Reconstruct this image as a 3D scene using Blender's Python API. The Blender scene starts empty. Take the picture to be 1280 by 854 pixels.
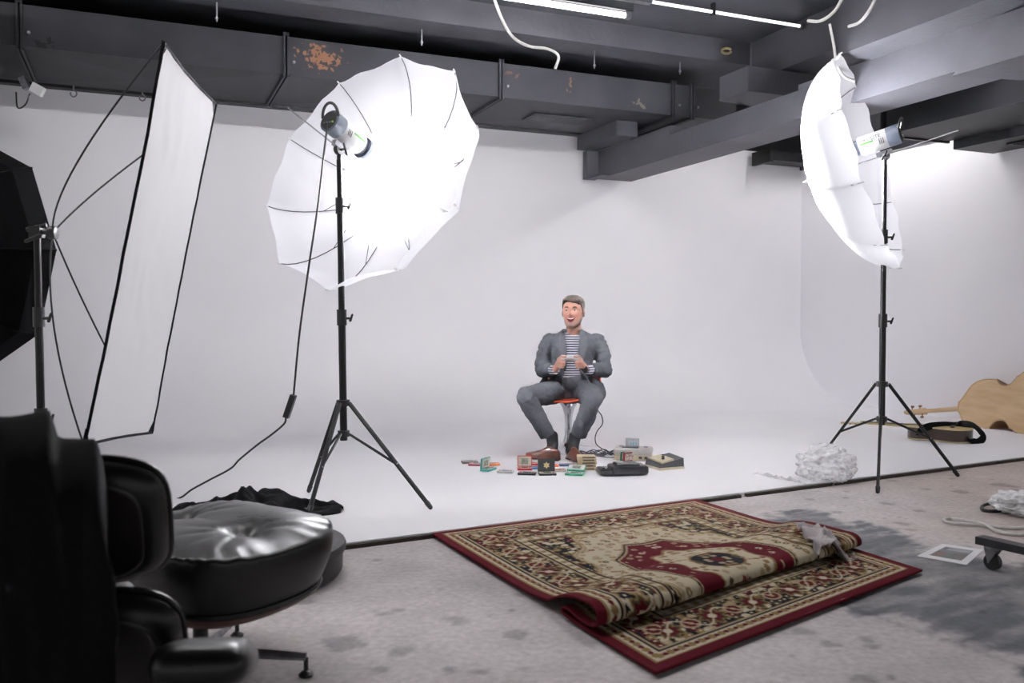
import bpy, bmesh, math, random
import numpy as np
from mathutils import Vector, Matrix, noise
from mathutils.bvhtree import BVHTree

# ------------------------------------------------------------------ camera, world, lights, exposure
SC = bpy.context.scene
COL = SC.collection
FPX, HCAM = 1100.0, 1.06
PITCH = math.atan(29 / FPX)
cam_d = bpy.data.cameras.new('camera'); cam = bpy.data.objects.new('camera', cam_d); COL.objects.link(cam)
cam.location = (0, 0, HCAM); cam.rotation_euler = (math.pi / 2 - PITCH, 0, 0)
cam_d.sensor_width = 36; cam_d.lens = FPX / 1280 * 36; cam_d.clip_start = .05
cam_d.dof.use_dof = True; cam_d.dof.focus_distance = 6.4; cam_d.dof.aperture_fstop = 4.0
SC.camera = cam
world = bpy.data.worlds.new('world'); SC.world = world; world.use_nodes = True
world.node_tree.nodes['Background'].inputs[0].default_value = (.88, .88, .90, 1)
world.node_tree.nodes['Background'].inputs[1].default_value = .45
SC.view_settings.view_transform = 'Standard'; SC.view_settings.look = 'None'
SC.view_settings.gamma = 1; SC.view_settings.use_curve_mapping = False
SC.view_settings.exposure = 0.86
SC.cycles.max_bounces = 10; SC.cycles.diffuse_bounces = 6; SC.cycles.transparent_max_bounces = 16
FLASH_W = (4, 42)           # bare flash tubes of the two studio strobes, watts
MODEL_W = (490, 760)         # their focused modelling lamps

def D(x, y, Y):              # point seen at pixel (x, y) at depth Y
    a, b = (x - 640) / FPX, (427 - y) / FPX
    cp, sp = math.cos(PITCH), math.sin(PITCH)
    r = Vector((a, cp + b * sp, -sp + b * cp))
    return Vector((0, 0, HCAM)) + r * (Y / r.y)
def G(x, y, z=0.0):          # point seen at pixel (x, y) at height z
    a, b = (x - 640) / FPX, (427 - y) / FPX
    cp, sp = math.cos(PITCH), math.sin(PITCH)
    r = Vector((a, cp + b * sp, -sp + b * cp))
    return Vector((0, 0, HCAM)) + r * ((z - HCAM) / r.z)
D1 = Vector((2585, 1100, 0)).normalized(); D2 = Vector((-D1.y, D1.x, 0))
def UV(u, v, z): return D1 * u + D2 * v + Vector((0, 0, z))
ZP = .025                    # top of the white studio floor

# ------------------------------------------------------------------ helpers
def lin(c):
    return tuple(((x / 255) / 12.92 if x / 255 <= .04045 else (((x / 255) + .055) / 1.055) ** 2.4) for x in c)
MATS = {}
def mat(name, col, rough=.55, metal=0, var=None, bump=None, spec=.5, coat=0, trans=0, emit=0, wave=None, alpha=1, scale=None):
    """col in sRGB 0-255; var=(noise scale, second colour); bump=(scale, strength, distance)"""
    if name in MATS: return MATS[name]
    m = bpy.data.materials.new(name); m.use_nodes = True; nt = m.node_tree; N = nt.nodes; L = nt.links
    p = N['Principled BSDF']; MATS[name] = m
    c = (*lin(col), 1)
    p.inputs['Base Color'].default_value = c; p.inputs['Roughness'].default_value = rough
    p.inputs['Metallic'].default_value = metal; p.inputs['Specular IOR Level'].default_value = spec
    p.inputs['Coat Weight'].default_value = coat; p.inputs['Transmission Weight'].default_value = trans
    p.inputs['Alpha'].default_value = alpha
    tc = N.new('ShaderNodeTexCoord')
    src = tc.outputs['Object']
    if scale:
        mp = N.new('ShaderNodeMapping'); mp.inputs['Scale'].default_value = scale; L.new(src, mp.inputs['Vector']); src = mp.outputs[0]
    if var:
        t = N.new('ShaderNodeTexNoise'); t.inputs['Scale'].default_value = var[0]; t.inputs['Detail'].default_value = 6
        L.new(src, t.inputs['Vector'])
        r = N.new('ShaderNodeValToRGB'); r.color_ramp.elements[0].position = .36; r.color_ramp.elements[1].position = .66
        r.color_ramp.elements[0].color = c; r.color_ramp.elements[1].color = (*lin(var[1]), 1)
        L.new(t.outputs['Fac'], r.inputs['Fac']); L.new(r.outputs['Color'], p.inputs['Base Color'])
    if bump:
        t = N.new('ShaderNodeTexNoise'); t.inputs['Scale'].default_value = bump[0]; t.inputs['Detail'].default_value = 5
        L.new(src, t.inputs['Vector'])
        b = N.new('ShaderNodeBump'); b.inputs['Strength'].default_value = bump[1]; b.inputs['Distance'].default_value = bump[2]
        L.new(t.outputs['Fac'], b.inputs['Height']); L.new(b.outputs['Normal'], p.inputs['Normal'])
    if emit:
        p.inputs['Emission Color'].default_value = c; p.inputs['Emission Strength'].default_value = emit
    return m

class MB:
    def __init__(s, T=None): s.v = []; s.f = []; s.T = T
    def add(s, V, F):
        n = len(s.v)
        for p in V:
            p = Vector(p); s.v.append(s.T @ p if s.T else p)
        for f in F: s.f.append([i + n for i in f])
        return s
    def box(s, c, d, R=None):
        c = Vector(c); V = []
        for x in (-.5, .5):
            for y in (-.5, .5):
                for z in (-.5, .5):
                    p = Vector((x * d[0], y * d[1], z * d[2])); V.append(c + (R @ p if R else p))
        return s.add(V, [(0, 1, 3, 2), (4, 6, 7, 5), (0, 4, 5, 1), (2, 3, 7, 6), (0, 2, 6, 4), (1, 5, 7, 3)])
    def uvbox(s, u0, u1, v0, v1, z0, z1):
        V = [UV(u, v, z) for u in (u0, u1) for v in (v0, v1) for z in (z0, z1)]
        return s.add(V, [(0, 1, 3, 2), (4, 6, 7, 5), (0, 4, 5, 1), (2, 3, 7, 6), (0, 2, 6, 4), (1, 5, 7, 3)])
    def loft(s, rings, cap=True):
        n = len(rings[0]); V = [p for r in rings for p in r]; F = []
        for i in range(len(rings) - 1):
            for j in range(n):
                F.append((i * n + j, i * n + (j + 1) % n, (i + 1) * n + (j + 1) % n, (i + 1) * n + j))
        if cap: F += [list(range(n))[::-1], [(len(rings) - 1) * n + j for j in range(n)]]
        return s.add(V, F)
    def tube(s, pts, r, seg=8, cap=True):
        pts = [Vector(p) for p in pts]; n = len(pts)
        rr = r if isinstance(r, (list, tuple)) else [r] * n
        t = (pts[1] - pts[0]).normalized(); x = t.orthogonal().normalized(); rings = []
        for i, p in enumerate(pts):
            t = (pts[min(i + 1, n - 1)] - pts[max(i - 1, 0)]).normalized()
            x = (x - t * x.dot(t)).normalized(); y = t.cross(x)
            q = rr[i]; qx, qy = q if isinstance(q, tuple) else (q, q)
            rings.append([p + x * (math.cos(2 * math.pi * k / seg) * qx) + y * (math.sin(2 * math.pi * k / seg) * qy) for k in range(seg)])
        return s.loft(rings, cap)
    def cyl(s, a, b, r, seg=16): return s.tube([a, b], r, seg)
    def lathe(s, prof, base, axis=(0, 0, 1), seg=28):       # prof: (radius, height)
        axis = Vector(axis).normalized(); x = axis.orthogonal().normalized(); y = axis.cross(x); base = Vector(base)
        return s.loft([[base + axis * h + x * (math.cos(2 * math.pi * k / seg) * max(r, 1e-4)) + y * (math.sin(2 * math.pi * k / seg) * max(r, 1e-4)) for k in range(seg)] for r, h in prof])
    def ell(s, c, r, R=None, nu=16, nv=10):
        c = Vector(c); rings = []
        for i in range(nv + 1):
            a = -math.pi / 2 + math.pi * i / nv; ca = max(math.cos(a), 1e-3)
            ring = []
            for k in range(nu):
                p = Vector((r[0] * ca * math.cos(2 * math.pi * k / nu), r[1] * ca * math.sin(2 * math.pi * k / nu), r[2] * math.sin(a)))
                ring.append(c + (R @ p if R else p))
            rings.append(ring)
        return s.loft(rings)
    def capsule(s, a, b, ra, rb, seg=12):
        a, b = Vector(a), Vector(b); t = (b - a).normalized(); pts = []; rr = []
        for k in range(4): an = math.pi / 2 * k / 4; pts.append(a - t * ra * math.cos(an)); rr.append(max(ra * math.sin(an), 1e-3))
        pts.append(a); rr.append(ra); pts.append(b); rr.append(rb)
        for k in range(3, -1, -1): an = math.pi / 2 * k / 4; pts.append(b + t * rb * math.cos(an)); rr.append(max(rb * math.sin(an), 1e-3))
        return s.tube(pts, rr, seg)
    def prism(s, poly, h, M):                                # poly 2-D points, extruded 0..h along local z, M maps to world
        n = len(poly)
        V = [M @ Vector((x, y, 0)) for x, y in poly] + [M @ Vector((x, y, h)) for x, y in poly]
        return s.add(V, [list(range(n))[::-1], list(range(n, 2 * n))] + [(i, (i + 1) % n, (i + 1) % n + n, i + n) for i in range(n)])
    def rbox(s, c, d, r=.01, R=None, seg=3):                 # box with rounded vertical edges and softened rims
        c = Vector(c); pts = []
        hx, hy = d[0] / 2, d[1] / 2
        for cx, cy, a0 in ((hx - r, hy - r, 0), (-hx + r, hy - r, 90), (-hx + r, -hy + r, 180), (hx - r, -hy + r, 270)):
            for k in range(seg + 1):
                a = math.radians(a0 + 90 * k / seg); pts.append((cx, cy, math.cos(a), math.sin(a)))
        rings = []; e = min(r, d[2] * .3)
        for z, ins in ((-d[2] / 2, e), (-d[2] / 2 + e * .3, e * .3), (-d[2] / 2 + e, 0), (d[2] / 2 - e, 0), (d[2] / 2 - e * .3, e * .3), (d[2] / 2, e)):
            ring = []
            for x, y, nx, ny in pts:
                rr = max(r - ins, .0005)
                p = Vector((x + nx * rr, y + ny * rr, z)); ring.append(c + (R @ p if R else p))
            rings.append(ring)
        return s.loft(rings)
    def mesh(s, name):
        me = bpy.data.meshes.new(name); me.from_pydata(s.v, [], s.f); me.update(); return me
    def build(s, name, m, parent=None, smooth=True, angle=35, recalc=True):
        return obj(name, s.mesh(name), m, parent, smooth, angle, recalc)

BASE = {}
def obj(name, me, m, parent=None, smooth=True, angle=35, recalc=True):
    if recalc:
        bm = bmesh.new(); bm.from_mesh(me); bmesh.ops.recalc_face_normals(bm, faces=bm.faces); bm.to_mesh(me); bm.free()
    if parent is not None: base = BASE[parent.name]
    else:
        co = np.empty(len(me.vertices) * 3); me.vertices.foreach_get('co', co); co = co.reshape(-1, 3)
        lo, hi = co.min(0), co.max(0); base = Vector(((lo[0] + hi[0]) / 2, (lo[1] + hi[1]) / 2, lo[2]))
    me.transform(Matrix.Translation(-base))
    if smooth:
        me.shade_smooth()
        if angle < 180: me.set_sharp_from_angle(angle=math.radians(angle))
    o = bpy.data.objects.new(name, me); COL.objects.link(o); BASE[o.name] = base
    if m is not None:
        for k in (m if isinstance(m, (list, tuple)) else [m]): me.materials.append(k)
    if parent is not None: o.parent = parent
    else: o.location = base
    return o
def thing(name, label, cat, loc, group=None):
    o = bpy.data.objects.new(name, None); COL.objects.link(o); o.location = loc; o.empty_display_size = .05
    BASE[o.name] = Vector(loc); return tag(o, label, cat, group)
def tag(o, label, cat=None, group=None, kind=None):
    if label: o['label'] = label
    if cat: o['category'] = cat
    if group: o['group'] = group
    if kind: o['kind'] = kind
    return o
def struct(o, label=None): return tag(o, label, kind='structure')
def frame(o, x, y=None, z=None):                             # matrix with origin o and axes x, (y), z
    x = Vector(x).normalized()
    if z is None: z = x.cross(Vector(y)).normalized()
    else: z = Vector(z); z = (z - x * z.dot(x)).normalized()
    y = z.cross(x); M = Matrix((x, y, z)).transposed().to_4x4(); M.translation = o; return M
def rz(a): return Matrix.Rotation(math.radians(a), 3, 'Z')
def cat_pts(pts, n=8):                                       # smooth curve through points
    pts = [Vector(p) for p in pts]; out = []
    P = [pts[0] * 2 - pts[1]] + pts + [pts[-1] * 2 - pts[-2]]
    for i in range(1, len(P) - 2):
        a, b, c, d = P[i - 1:i + 3]
        for k in range(n):
            t = k / n
            out.append(.5 * ((2 * b) + (c - a) * t + (2 * a - 5 * b + 4 * c - d) * t * t + (3 * b - 3 * c + d - a) * t ** 3))
    return out + [pts[-1]]
def evalmesh(o):
    dg = bpy.context.evaluated_depsgraph_get(); dg.update()
    return bpy.data.meshes.new_from_object(o.evaluated_get(dg))
def remesh(mb, voxel, smooth=4, factor=.5):                  # union of overlapping closed pieces as one continuous surface
    me = mb.mesh('tmp'); bm = bmesh.new(); bm.from_mesh(me); bmesh.ops.recalc_face_normals(bm, faces=bm.faces); bm.to_mesh(me); bm.free()
    o = bpy.data.objects.new('tmp', me); COL.objects.link(o)
    r = o.modifiers.new('r', 'REMESH'); r.mode = 'VOXEL'; r.voxel_size = voxel
    if smooth: sm = o.modifiers.new('s', 'SMOOTH'); sm.iterations = smooth; sm.factor = factor
    out = evalmesh(o); bpy.data.objects.remove(o); bpy.data.meshes.remove(me); return out
def text(name, body, size, M, m, parent, ext=.0004):
    cu = bpy.data.curves.new('txt', 'FONT'); cu.body = body; cu.size = size; cu.extrude = ext; cu.align_x = 'LEFT'; cu.resolution_u = 2
    o = bpy.data.objects.new('txt', cu); COL.objects.link(o); me = evalmesh(o); bpy.data.objects.remove(o)
    me.transform(M); return obj(name, me, m, parent, smooth=False, recalc=False)
def setcol(me, cols, name='col'):                            # per-vertex linear colours
    a = me.color_attributes.new(name, 'FLOAT_COLOR', 'POINT')
    c = np.ones((len(me.vertices), 4), np.float32); c[:, :3] = cols; a.data.foreach_set('color', c.ravel())
def attrmat(name, rough=.7, bump=None, spec=.4, fine=None):
    m = mat(name, (128, 128, 128), rough, bump=bump, spec=spec); nt = m.node_tree
    at = nt.nodes.new('ShaderNodeAttribute'); at.attribute_name = 'col'; out = at.outputs['Color']
    if fine:
        t = nt.nodes.new('ShaderNodeTexNoise'); t.inputs['Scale'].default_value = fine[0]; t.inputs['Detail'].default_value = 8
        r = nt.nodes.new('ShaderNodeMapRange'); r.inputs['From Min'].default_value = .3; r.inputs['From Max'].default_value = .7
        r.inputs['To Min'].default_value = 1 - fine[1]; r.inputs['To Max'].default_value = 1 + fine[1]
        tc = nt.nodes.new('ShaderNodeTexCoord'); nt.links.new(tc.outputs['Object'], t.inputs['Vector']); nt.links.new(t.outputs['Fac'], r.inputs['Value'])
        x = nt.nodes.new('ShaderNodeVectorMath'); x.operation = 'SCALE'; nt.links.new(out, x.inputs[0]); nt.links.new(r.outputs[0], x.inputs['Scale']); out = x.outputs[0]
    nt.links.new(out, nt.nodes['Principled BSDF'].inputs['Base Color']); return m
def verts(me):
    co = np.empty(len(me.vertices) * 3); me.vertices.foreach_get('co', co); return co.reshape(-1, 3)
def grid(fn, nu, nv):                                        # open sheet from fn(i/nu, j/nv)
    V = [fn(i / nu, j / nv) for j in range(nv + 1) for i in range(nu + 1)]
    F = [(j * (nu + 1) + i, j * (nu + 1) + i + 1, (j + 1) * (nu + 1) + i + 1, (j + 1) * (nu + 1) + i) for j in range(nv) for i in range(nu)]
    return MB().add(V, F)
def fbm(p, o=4): return noise.fractal(Vector(p), 1.0, 2.0, o)

# ------------------------------------------------------------------ materials
M_white = mat('studio_white_paint', (244, 243, 246), .6, var=(.7, (239, 238, 242)), bump=(9, .05, .01))
M_ceil = mat('ceiling_dark_paint', (68, 68, 73), .5, var=(1.6, (57, 57, 62)), bump=(22, .25, .01), spec=.25)
M_duct = mat('duct_grey_paint', (42, 42, 46), .55, var=(2.2, (33, 33, 37)), bump=(14, .12, .01), spec=.15)
M_dark = mat('dark_steel_paint', (30, 30, 33), .5, var=(3, (24, 24, 27)), spec=.25)
M_black = mat('black_metal', (13, 13, 15), .42, spec=.35, var=(30, (18, 18, 20)))
M_plast = mat('black_plastic', (24, 24, 26), .45, bump=(300, .05, .001))
M_chrome = mat('chrome', (205, 205, 210), .12, metal=1, var=(6, (190, 190, 196)))
M_steel = mat('brushed_steel', (150, 150, 155), .35, metal=.9, var=(40, (130, 130, 135)))
M_cable = mat('black_cable', (16, 16, 18), .5, var=(60, (22, 22, 24)))
M_wcable = mat('white_cable', (205, 203, 200), .5, var=(40, (190, 188, 184)))
M_leather = mat('black_leather', (10, 10, 11), .34, var=(60, (15, 15, 16)), bump=(160, .18, .002), spec=.38)
M_wood = mat('rosewood_ply', (92, 58, 44), .4, var=(14, (62, 38, 30)), scale=(1, 9, 9))
M_fabblack = mat('black_fabric', (9, 9, 11), .9, var=(90, (14, 14, 17)), bump=(120, .2, .002), spec=.15)
M_wplast = mat('strobe_white_shell', (222, 222, 222), .35, var=(8, (214, 214, 215)))
M_gplast = mat('strobe_grey_shell', (78, 84, 96), .4, var=(8, (70, 76, 88)))
# ------------------------------------------------------------------ setting: floors, walls, ceiling
VB, UR, ZW = 8.87, 7.76, 3.12            # back wall, right wall, top of the white back wall
E1, E2 = G(430, 686), G(1280, 575)
ED = (E2 - E1).normalized()
def edge_pt(k): return E1 + ED * k
# concrete floor, colour per vertex: pale worn concrete, a darker painted patch, drips
def concrete_cols(co):
    x, y = co[:, 0], co[:, 1]
    n = np.array([fbm((a * 1.3, b * 1.3, 0), 5) for a, b in zip(x, y)])
    n2 = np.array([fbm((a * 5 + 7, b * 5, 3), 4) for a, b in zip(x, y)])
    kb = np.clip((x - 1.9 + .5 * n) / .8, 0, 1)[:, None]; base = (np.array(lin((188, 182, 182)))[None] * (1 - kb) + np.array(lin((168, 156, 150)))[None] * kb) * (1 + .22 * n + .13 * n2)[:, None]
    poly = [G(*p) for p in ((962, 668), (975, 640), (1010, 634), (1050, 648), (1110, 668), (1190, 690), (1290, 706), (1500, 760), (1500, 905), (1290, 836), (1062, 762), (900, 700))]
    px = np.array([p.x for p in poly]); py = np.array([p.y for p in poly])
    inside = np.zeros(len(x), bool); dist = np.full(len(x), 9.)
    for i in range(len(poly)):
        x0, y0, x1, y1 = px[i], py[i], px[(i + 1) % len(poly)], py[(i + 1) % len(poly)]
        c = ((y0 > y) != (y1 > y)) & (x < (x1 - x0) * (y - y0) / (y1 - y0 + 1e-9) + x0); inside ^= c
        t = np.clip(((x - x0) * (x1 - x0) + (y - y0) * (y1 - y0)) / ((x1 - x0) ** 2 + (y1 - y0) ** 2), 0, 1)
        dist = np.minimum(dist, np.hypot(x - x0 - t * (x1 - x0), y - y0 - t * (y1 - y0)))
    st = np.array([fbm((a * 3 + b * 1.5, b * 9 - a * 5, 11), 5) for a, b in zip(x, y)])
    sd = np.where(inside, dist, -dist) + .12 * n2 + .06 * n + .16 * st
    k = (np.clip(sd / .09 + .5, 0, 1) * np.clip(.86 + .5 * st + .3 * n, .35, 1))[:, None]
    base = base * (1 - k) + np.array(lin((88, 91, 96)))[None] * (1 + .28 * n + .22 * n2)[:, None] * k
    spots = [(430, 806, .055), (437, 797, .03), (575, 776, .05), (497, 818, .04), (330, 762, .07), (478, 768, .02), (645, 792, .03), (520, 660, .02), (470, 700, .02),
             (620, 818, .025), (655, 836, .025), (610, 770, .02), (1040, 806, .03), (1085, 800, .03), (480, 838, .03), (560, 838, .02), (600, 840, .02), (990, 770, .03),
             (1010, 790, .03), (1045, 640, .03), (1110, 630, .04), (1200, 615, .04), (1250, 606, .05), (1130, 655, .03), (370, 750, .05), (300, 775, .04)]
    rnd = random.Random(4)
    spots = [(G(a, b).x, G(a, b).y, r) for a, b, r in spots] + [(rnd.uniform(-1.2, 3.5), rnd.uniform(2.2, 6.2), rnd.uniform(.006, .025)) for _ in range(170)]
    dark = np.zeros(len(x))
    for sx, sy, r in spots:
        d = np.hypot((x - sx), (y - sy)) / r + 1.2 * n2
        dark = np.maximum(dark, np.clip((1.25 - d) / .4, 0, 1))
    base = base * (1 - .36 * dark)[:, None]
    # a straight joint across the slab
    j0, j1 = G(1000, 738), G(1290, 838)
    nrm = Vector((-(j1 - j0).y, (j1 - j0).x)).normalized(); dj = np.abs((x - j0.x) * nrm.x + (y - j0.y) * nrm.y)
    base = base * (1 - .35 * np.clip(1 - dj / .02, 0, 1) * (x > .9))[:, None]
    return np.clip(base, .01, .9)
def axis_pts(a, b, c, d, fine, coarse):
    return np.concatenate([np.arange(a, b, coarse), np.arange(b, c, fine), np.arange(c, d + .01, coarse)])
gx = axis_pts(-7, -1.6, 4.4, 10, .02, .6); gy = axis_pts(-5, 2.0, 6.8, 12.4, .02, .6)
X, Y_ = np.meshgrid(gx, gy); nx, ny = len(gx), len(gy)
me = bpy.data.meshes.new('floor')
idx = np.arange(nx * ny).reshape(ny, nx)
F = np.stack([idx[:-1, :-1], idx[:-1, 1:], idx[1:, 1:], idx[1:, :-1]], -1).reshape(-1, 4)
V = np.stack([X.ravel(), Y_.ravel(), np.zeros(nx * ny)], 1)
me.from_pydata(V.tolist(), [], F.tolist()); me.update()
setcol(me, concrete_cols(V))
M_conc = attrmat('worn_concrete', .62, bump=(26, .12, .004), fine=(38, .16))
struct(obj('floor', me, M_conc, recalc=False), 'worn grey concrete floor with drips and a darker patch')

# white cyclorama: floor sheet, cove and back wall in one sweep
ulef, R = -1.12, .95
rows = []; sheet_rows = []
NA = 60
for i in range(NA + 1):
    u = ulef + (UR - ulef) * i / NA
    prof = []
    # front edge point with the same u
    k = (u - E1.dot(D1)) / ED.dot(D1); e = edge_pt(k); ve = e.dot(D2)
    prof.append(UV(u, VB - R, ZP)); sheet_rows.append((UV(u, ve, 0.001), UV(u, ve, ZP), UV(u, VB - R, ZP)))
    for q in range(1, 15):
        a = math.pi / 2 * q / 14; prof.append(UV(u, VB - R + R * math.sin(a), ZP + R * (1 - math.cos(a))))
    for q in range(1, 7): prof.append(UV(u, VB, ZP + R + (ZW - ZP - R) * q / 6))
    rows.append(prof)
mb = MB(); n = len(rows[0])
mb.add([p for r in rows for p in r], [(i * n + j, (i + 1) * n + j, (i + 1) * n + j + 1, i * n + j + 1) for i in range(NA) for j in range(n - 1)])
struct(mb.build('wall_back', M_white, angle=180, recalc=False), 'white studio backdrop wall curving seamlessly down to the floor')
mb = MB().add([p for r in sheet_rows for p in r], [(i * 3 + j, (i + 1) * 3 + j, (i + 1) * 3 + j + 1, i * 3 + j + 1) for i in range(NA) for j in range(2)])
struct(mb.build('floor_studio', M_white, angle=40, recalc=False), 'raised white painted studio floor')
# right wall (slab)
struct(MB().uvbox(UR, UR + .12, 1.5, VB + .1, 0, 2.93).build('wall_right', M_white), 'flat white side wall of the studio corner')
# left white floor continues past the wall end; dark column there
k0 = (ulef - E1.dot(D1)) / ED.dot(D1)
mb = MB(); pts = [edge_pt(k0 - 3.2), edge_pt(k0), UV(ulef, VB - R, 0), UV(ulef - 2.4, VB - R, 0)]
mb.add([p + Vector((0, 0, h)) for h in (0.001, ZP) for p in pts], [(0, 1, 2, 3), (4, 5, 6, 7), (0, 1, 5, 4), (1, 2, 6, 5), (2, 3, 7, 6), (3, 0, 4, 7)])
struct(mb.build('floor_studio_side', M_white), 'white painted studio floor beyond the left wall end')
struct(MB().uvbox(ulef - .6, ulef - .002, VB - .5, VB + .1, 0, 3.6).build('wall_left', mat('dark_brown_column', (38, 32, 30), .7, var=(5, (28, 25, 25)))), 'dark brown column at the left end of the backdrop')
# wooden edge of the raised white floor: several boards
M_edge = mat('raw_wood_edge', (62, 54, 46), .8, var=(18, (34, 31, 29)), scale=(1, 1, 6))
tr = bpy.data.objects.new('trim_1', None); COL.objects.link(tr); tr.location = E1; BASE[tr.name] = Vector(E1); struct(tr, 'rough dark wooden edge along the white studio floor')
ke = [-3.6, -1.2, .95, 2.42, 2.46, 3.3, 4.9, 6.4]
nrm = Vector((ED.y, -ED.x, 0))
for a, b in zip(ke[:-1], ke[1:]):
    if b - a < .1: continue
    p, q = edge_pt(a + .004), edge_pt(b - .004)
    MB().add([w + nrm * o + Vector((0, 0, z)) for w in (p, q) for o in (.001, .026) for z in (.0, .019)],
             [(0, 1, 3, 2), (4, 6, 7, 5), (0, 4, 5, 1), (2, 3, 7, 6), (0, 2, 6, 4), (1, 5, 7, 3)]).build('plank', M_edge, tr, smooth=False)
# ceiling slab
struct(MB().uvbox(-9, 12, -6, 9.3, 3.66, 3.8).build('ceiling', M_ceil), 'dark grey painted ceiling slab')
struct(MB().uvbox(-9, UR + .1, VB + .005, VB + .3, ZW, 3.66).build('wall_upper', M_dark), 'dark band of wall above the white backdrop')
struct(MB().uvbox(ulef - .6, 4.6, VB - .10, VB + .0, ZW - .02, ZW + .09).build('trim_2', M_dark), 'dark lintel strip along the top of the backdrop')
struct(MB().uvbox(UR - .03, UR + .12, 1.5, VB + .1, 2.93, 3.66).build('wall_right_upper', M_dark), 'dark wall band above the white side wall')

def beam(boxes, label, m=M_ceil, parts=None):
    mb = MB()
    for b in boxes: mb.uvbox(*b)
    o = mb.build('ceiling_beam', m, angle=30); return struct(o, label)
beam([(-6, 5.35, 6.83, 7.15, 3.45, 3.66)], 'long grey concrete beam across the ceiling in front of the duct')
beam([(4.77, 5.20, -.5, VB - .12, 2.62, 2.84), (4.773, 5.197, -.48, 5.5, 2.7, 2.885), (4.773, 5.197, 7.3, VB - .125, 2.7, 2.93), (4.63, 4.775, VB - .13, VB - .03, 2.62, 2.93), (4.66, 4.765, VB - .4, VB - .131, 2.62, 2.64)], 'large grey beam running from the backdrop to the upper right')
beam([(4.47, 4.77, -.5, 4.75, 2.876, 3.66)], 'stepped box casing on the left of the large beam')
beam([(4.94, 5.9, 6.33, 6.74, 3.05, 3.27)], 'small block on the side of the large beam beside the duct end')
beam([(5.36, 5.8, 3.2, 6.82, 3.3, 3.66)], 'upper dark cross beam behind the large beam')
beam([(4.52, 4.77, 7.9, VB - .1, 2.931, 3.088)], 'short ledge beam under the duct end at the backdrop')
# slanted casing around the large beam, upper right
mb = MB(); a0, a1 = 4.05, 3.75
for (u, v, z) in ((4.735, a1, 2.93), (4.735, a0, 2.585), (5.23, a0 - .05, 2.585), (5.23, a1, 2.93)): pass
V = [UV(4.735, a1, 2.86), UV(4.735, a0, 2.585), UV(5.235, a0 - .1, 2.585), UV(5.235, a1, 2.86)]
W = [UV(4.735, -.4, 2.86), UV(4.735, -.4, 2.585), UV(5.235, -.4, 2.585), UV(5.235, -.4, 2.86)]
mb.add(V + W, [(0, 1, 2, 3), (7, 6, 5, 4), (0, 4, 5, 1), (1, 5, 6, 2), (2, 6, 7, 3), (3, 7, 4, 0)])
struct(mb.build('ceiling_beam', M_ceil, angle=20), 'slanted darker casing sleeve around the large beam')
beam([(-2.2, -1.0, 5.3, 6.6, 3.02, 3.4)], 'dark boxed beam end at the upper left corner', M_dark)

# ---- air ducts
def duct_patch_material():
    m = mat('duct_peeling_paint', (42, 42, 46), .55, bump=(14, .12, .01), spec=.15); nt = m.node_tree; N = nt.nodes; L = nt.links
    geo = N.new('ShaderNodeNewGeometry'); t = N.new('ShaderNodeTexNoise'); t.inputs['Scale'].default_value = 26; t.inputs['Detail'].default_value = 5
    L.new(geo.outputs['Position'], t.inputs['Vector'])
    big = N.new('ShaderNodeTexNoise'); big.inputs['Scale'].default_value = 2.2; L.new(geo.outputs['Position'], big.inputs['Vector'])
    ramp = N.new('ShaderNodeValToRGB'); ramp.color_ramp.elements[0].position = .35; ramp.color_ramp.elements[1].position = .65
    ramp.color_ramp.elements[0].color = (*lin((42, 42, 46)), 1); ramp.color_ramp.elements[1].color = (*lin((33, 33, 37)), 1)
    L.new(big.outputs['Fac'], ramp.inputs['Fac']); last = ramp.outputs['Color']
    for (px, py, sx, sy, th, c) in ((401, 70, .14, .085, .50, (128, 92, 70)), (640, 92, .12, .03, .56, (84, 62, 50)), (713, 104, .03, .09, .55, (90, 68, 54)), (800, 130, .10, .06, .60, (96, 88, 80)), (55, 52, .12, .05, .6, (24, 24, 26))):
        c0 = D(px, py, 0.0 + UVdepth(px, 7.50))
        d = N.new('ShaderNodeVectorMath'); d.operation = 'SUBTRACT'; d.inputs[1].default_value = c0; L.new(geo.outputs['Position'], d.inputs[0])
        sc = N.new('ShaderNodeVectorMath'); sc.operation = 'MULTIPLY'; sc.inputs[1].default_value = (1 / sx, .2, 1 / sy); L.new(d.outputs[0], sc.inputs[0])
        ln = N.new('ShaderNodeVectorMath'); ln.operation = 'LENGTH'; L.new(sc.outputs[0], ln.inputs[0])
        a = N.new('ShaderNodeMath'); a.operation = 'MULTIPLY_ADD'; a.inputs[1].default_value = -.22; a.inputs[2].default_value = .18; L.new(ln.outputs['Value'], a.inputs[0])
        b = N.new('ShaderNodeMath'); b.operation = 'ADD'; L.new(a.outputs[0], b.inputs[0]); L.new(t.outputs['Fac'], b.inputs[1])
        g = N.new('ShaderNodeMapRange'); g.inputs['From Min'].default_value = th; g.inputs['From Max'].default_value = th + .03; L.new(b.outputs[0], g.inputs['Value'])
        mx = N.new('ShaderNodeMix'); mx.data_type = 'RGBA'; mx.inputs['B'].default_value = (*lin(c), 1)
        L.new(g.outputs[0], mx.inputs['Factor']); L.new(last, mx.inputs['A']); last = mx.outputs['Result']
    L.new(last, N['Principled BSDF'].inputs['Base Color']); return m
def UVdepth(px, v):                    # depth at which pixel column px meets the plane v
    a = (px - 640) / FPX; return v / (a * D2.x + D2.y)
M_ductp = duct_patch_material()
duct = thing('air_duct', 'long grey rectangular air duct with bolted flanges above the backdrop', 'duct', UV(2, 8, 3.09))
seams = [-4.5, -.783, 1.161, 3.09, 4.95, 5.17, 5.72]
VF, VR, ZB, ZT = 7.52, 8.62, 3.09, 3.40
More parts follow.
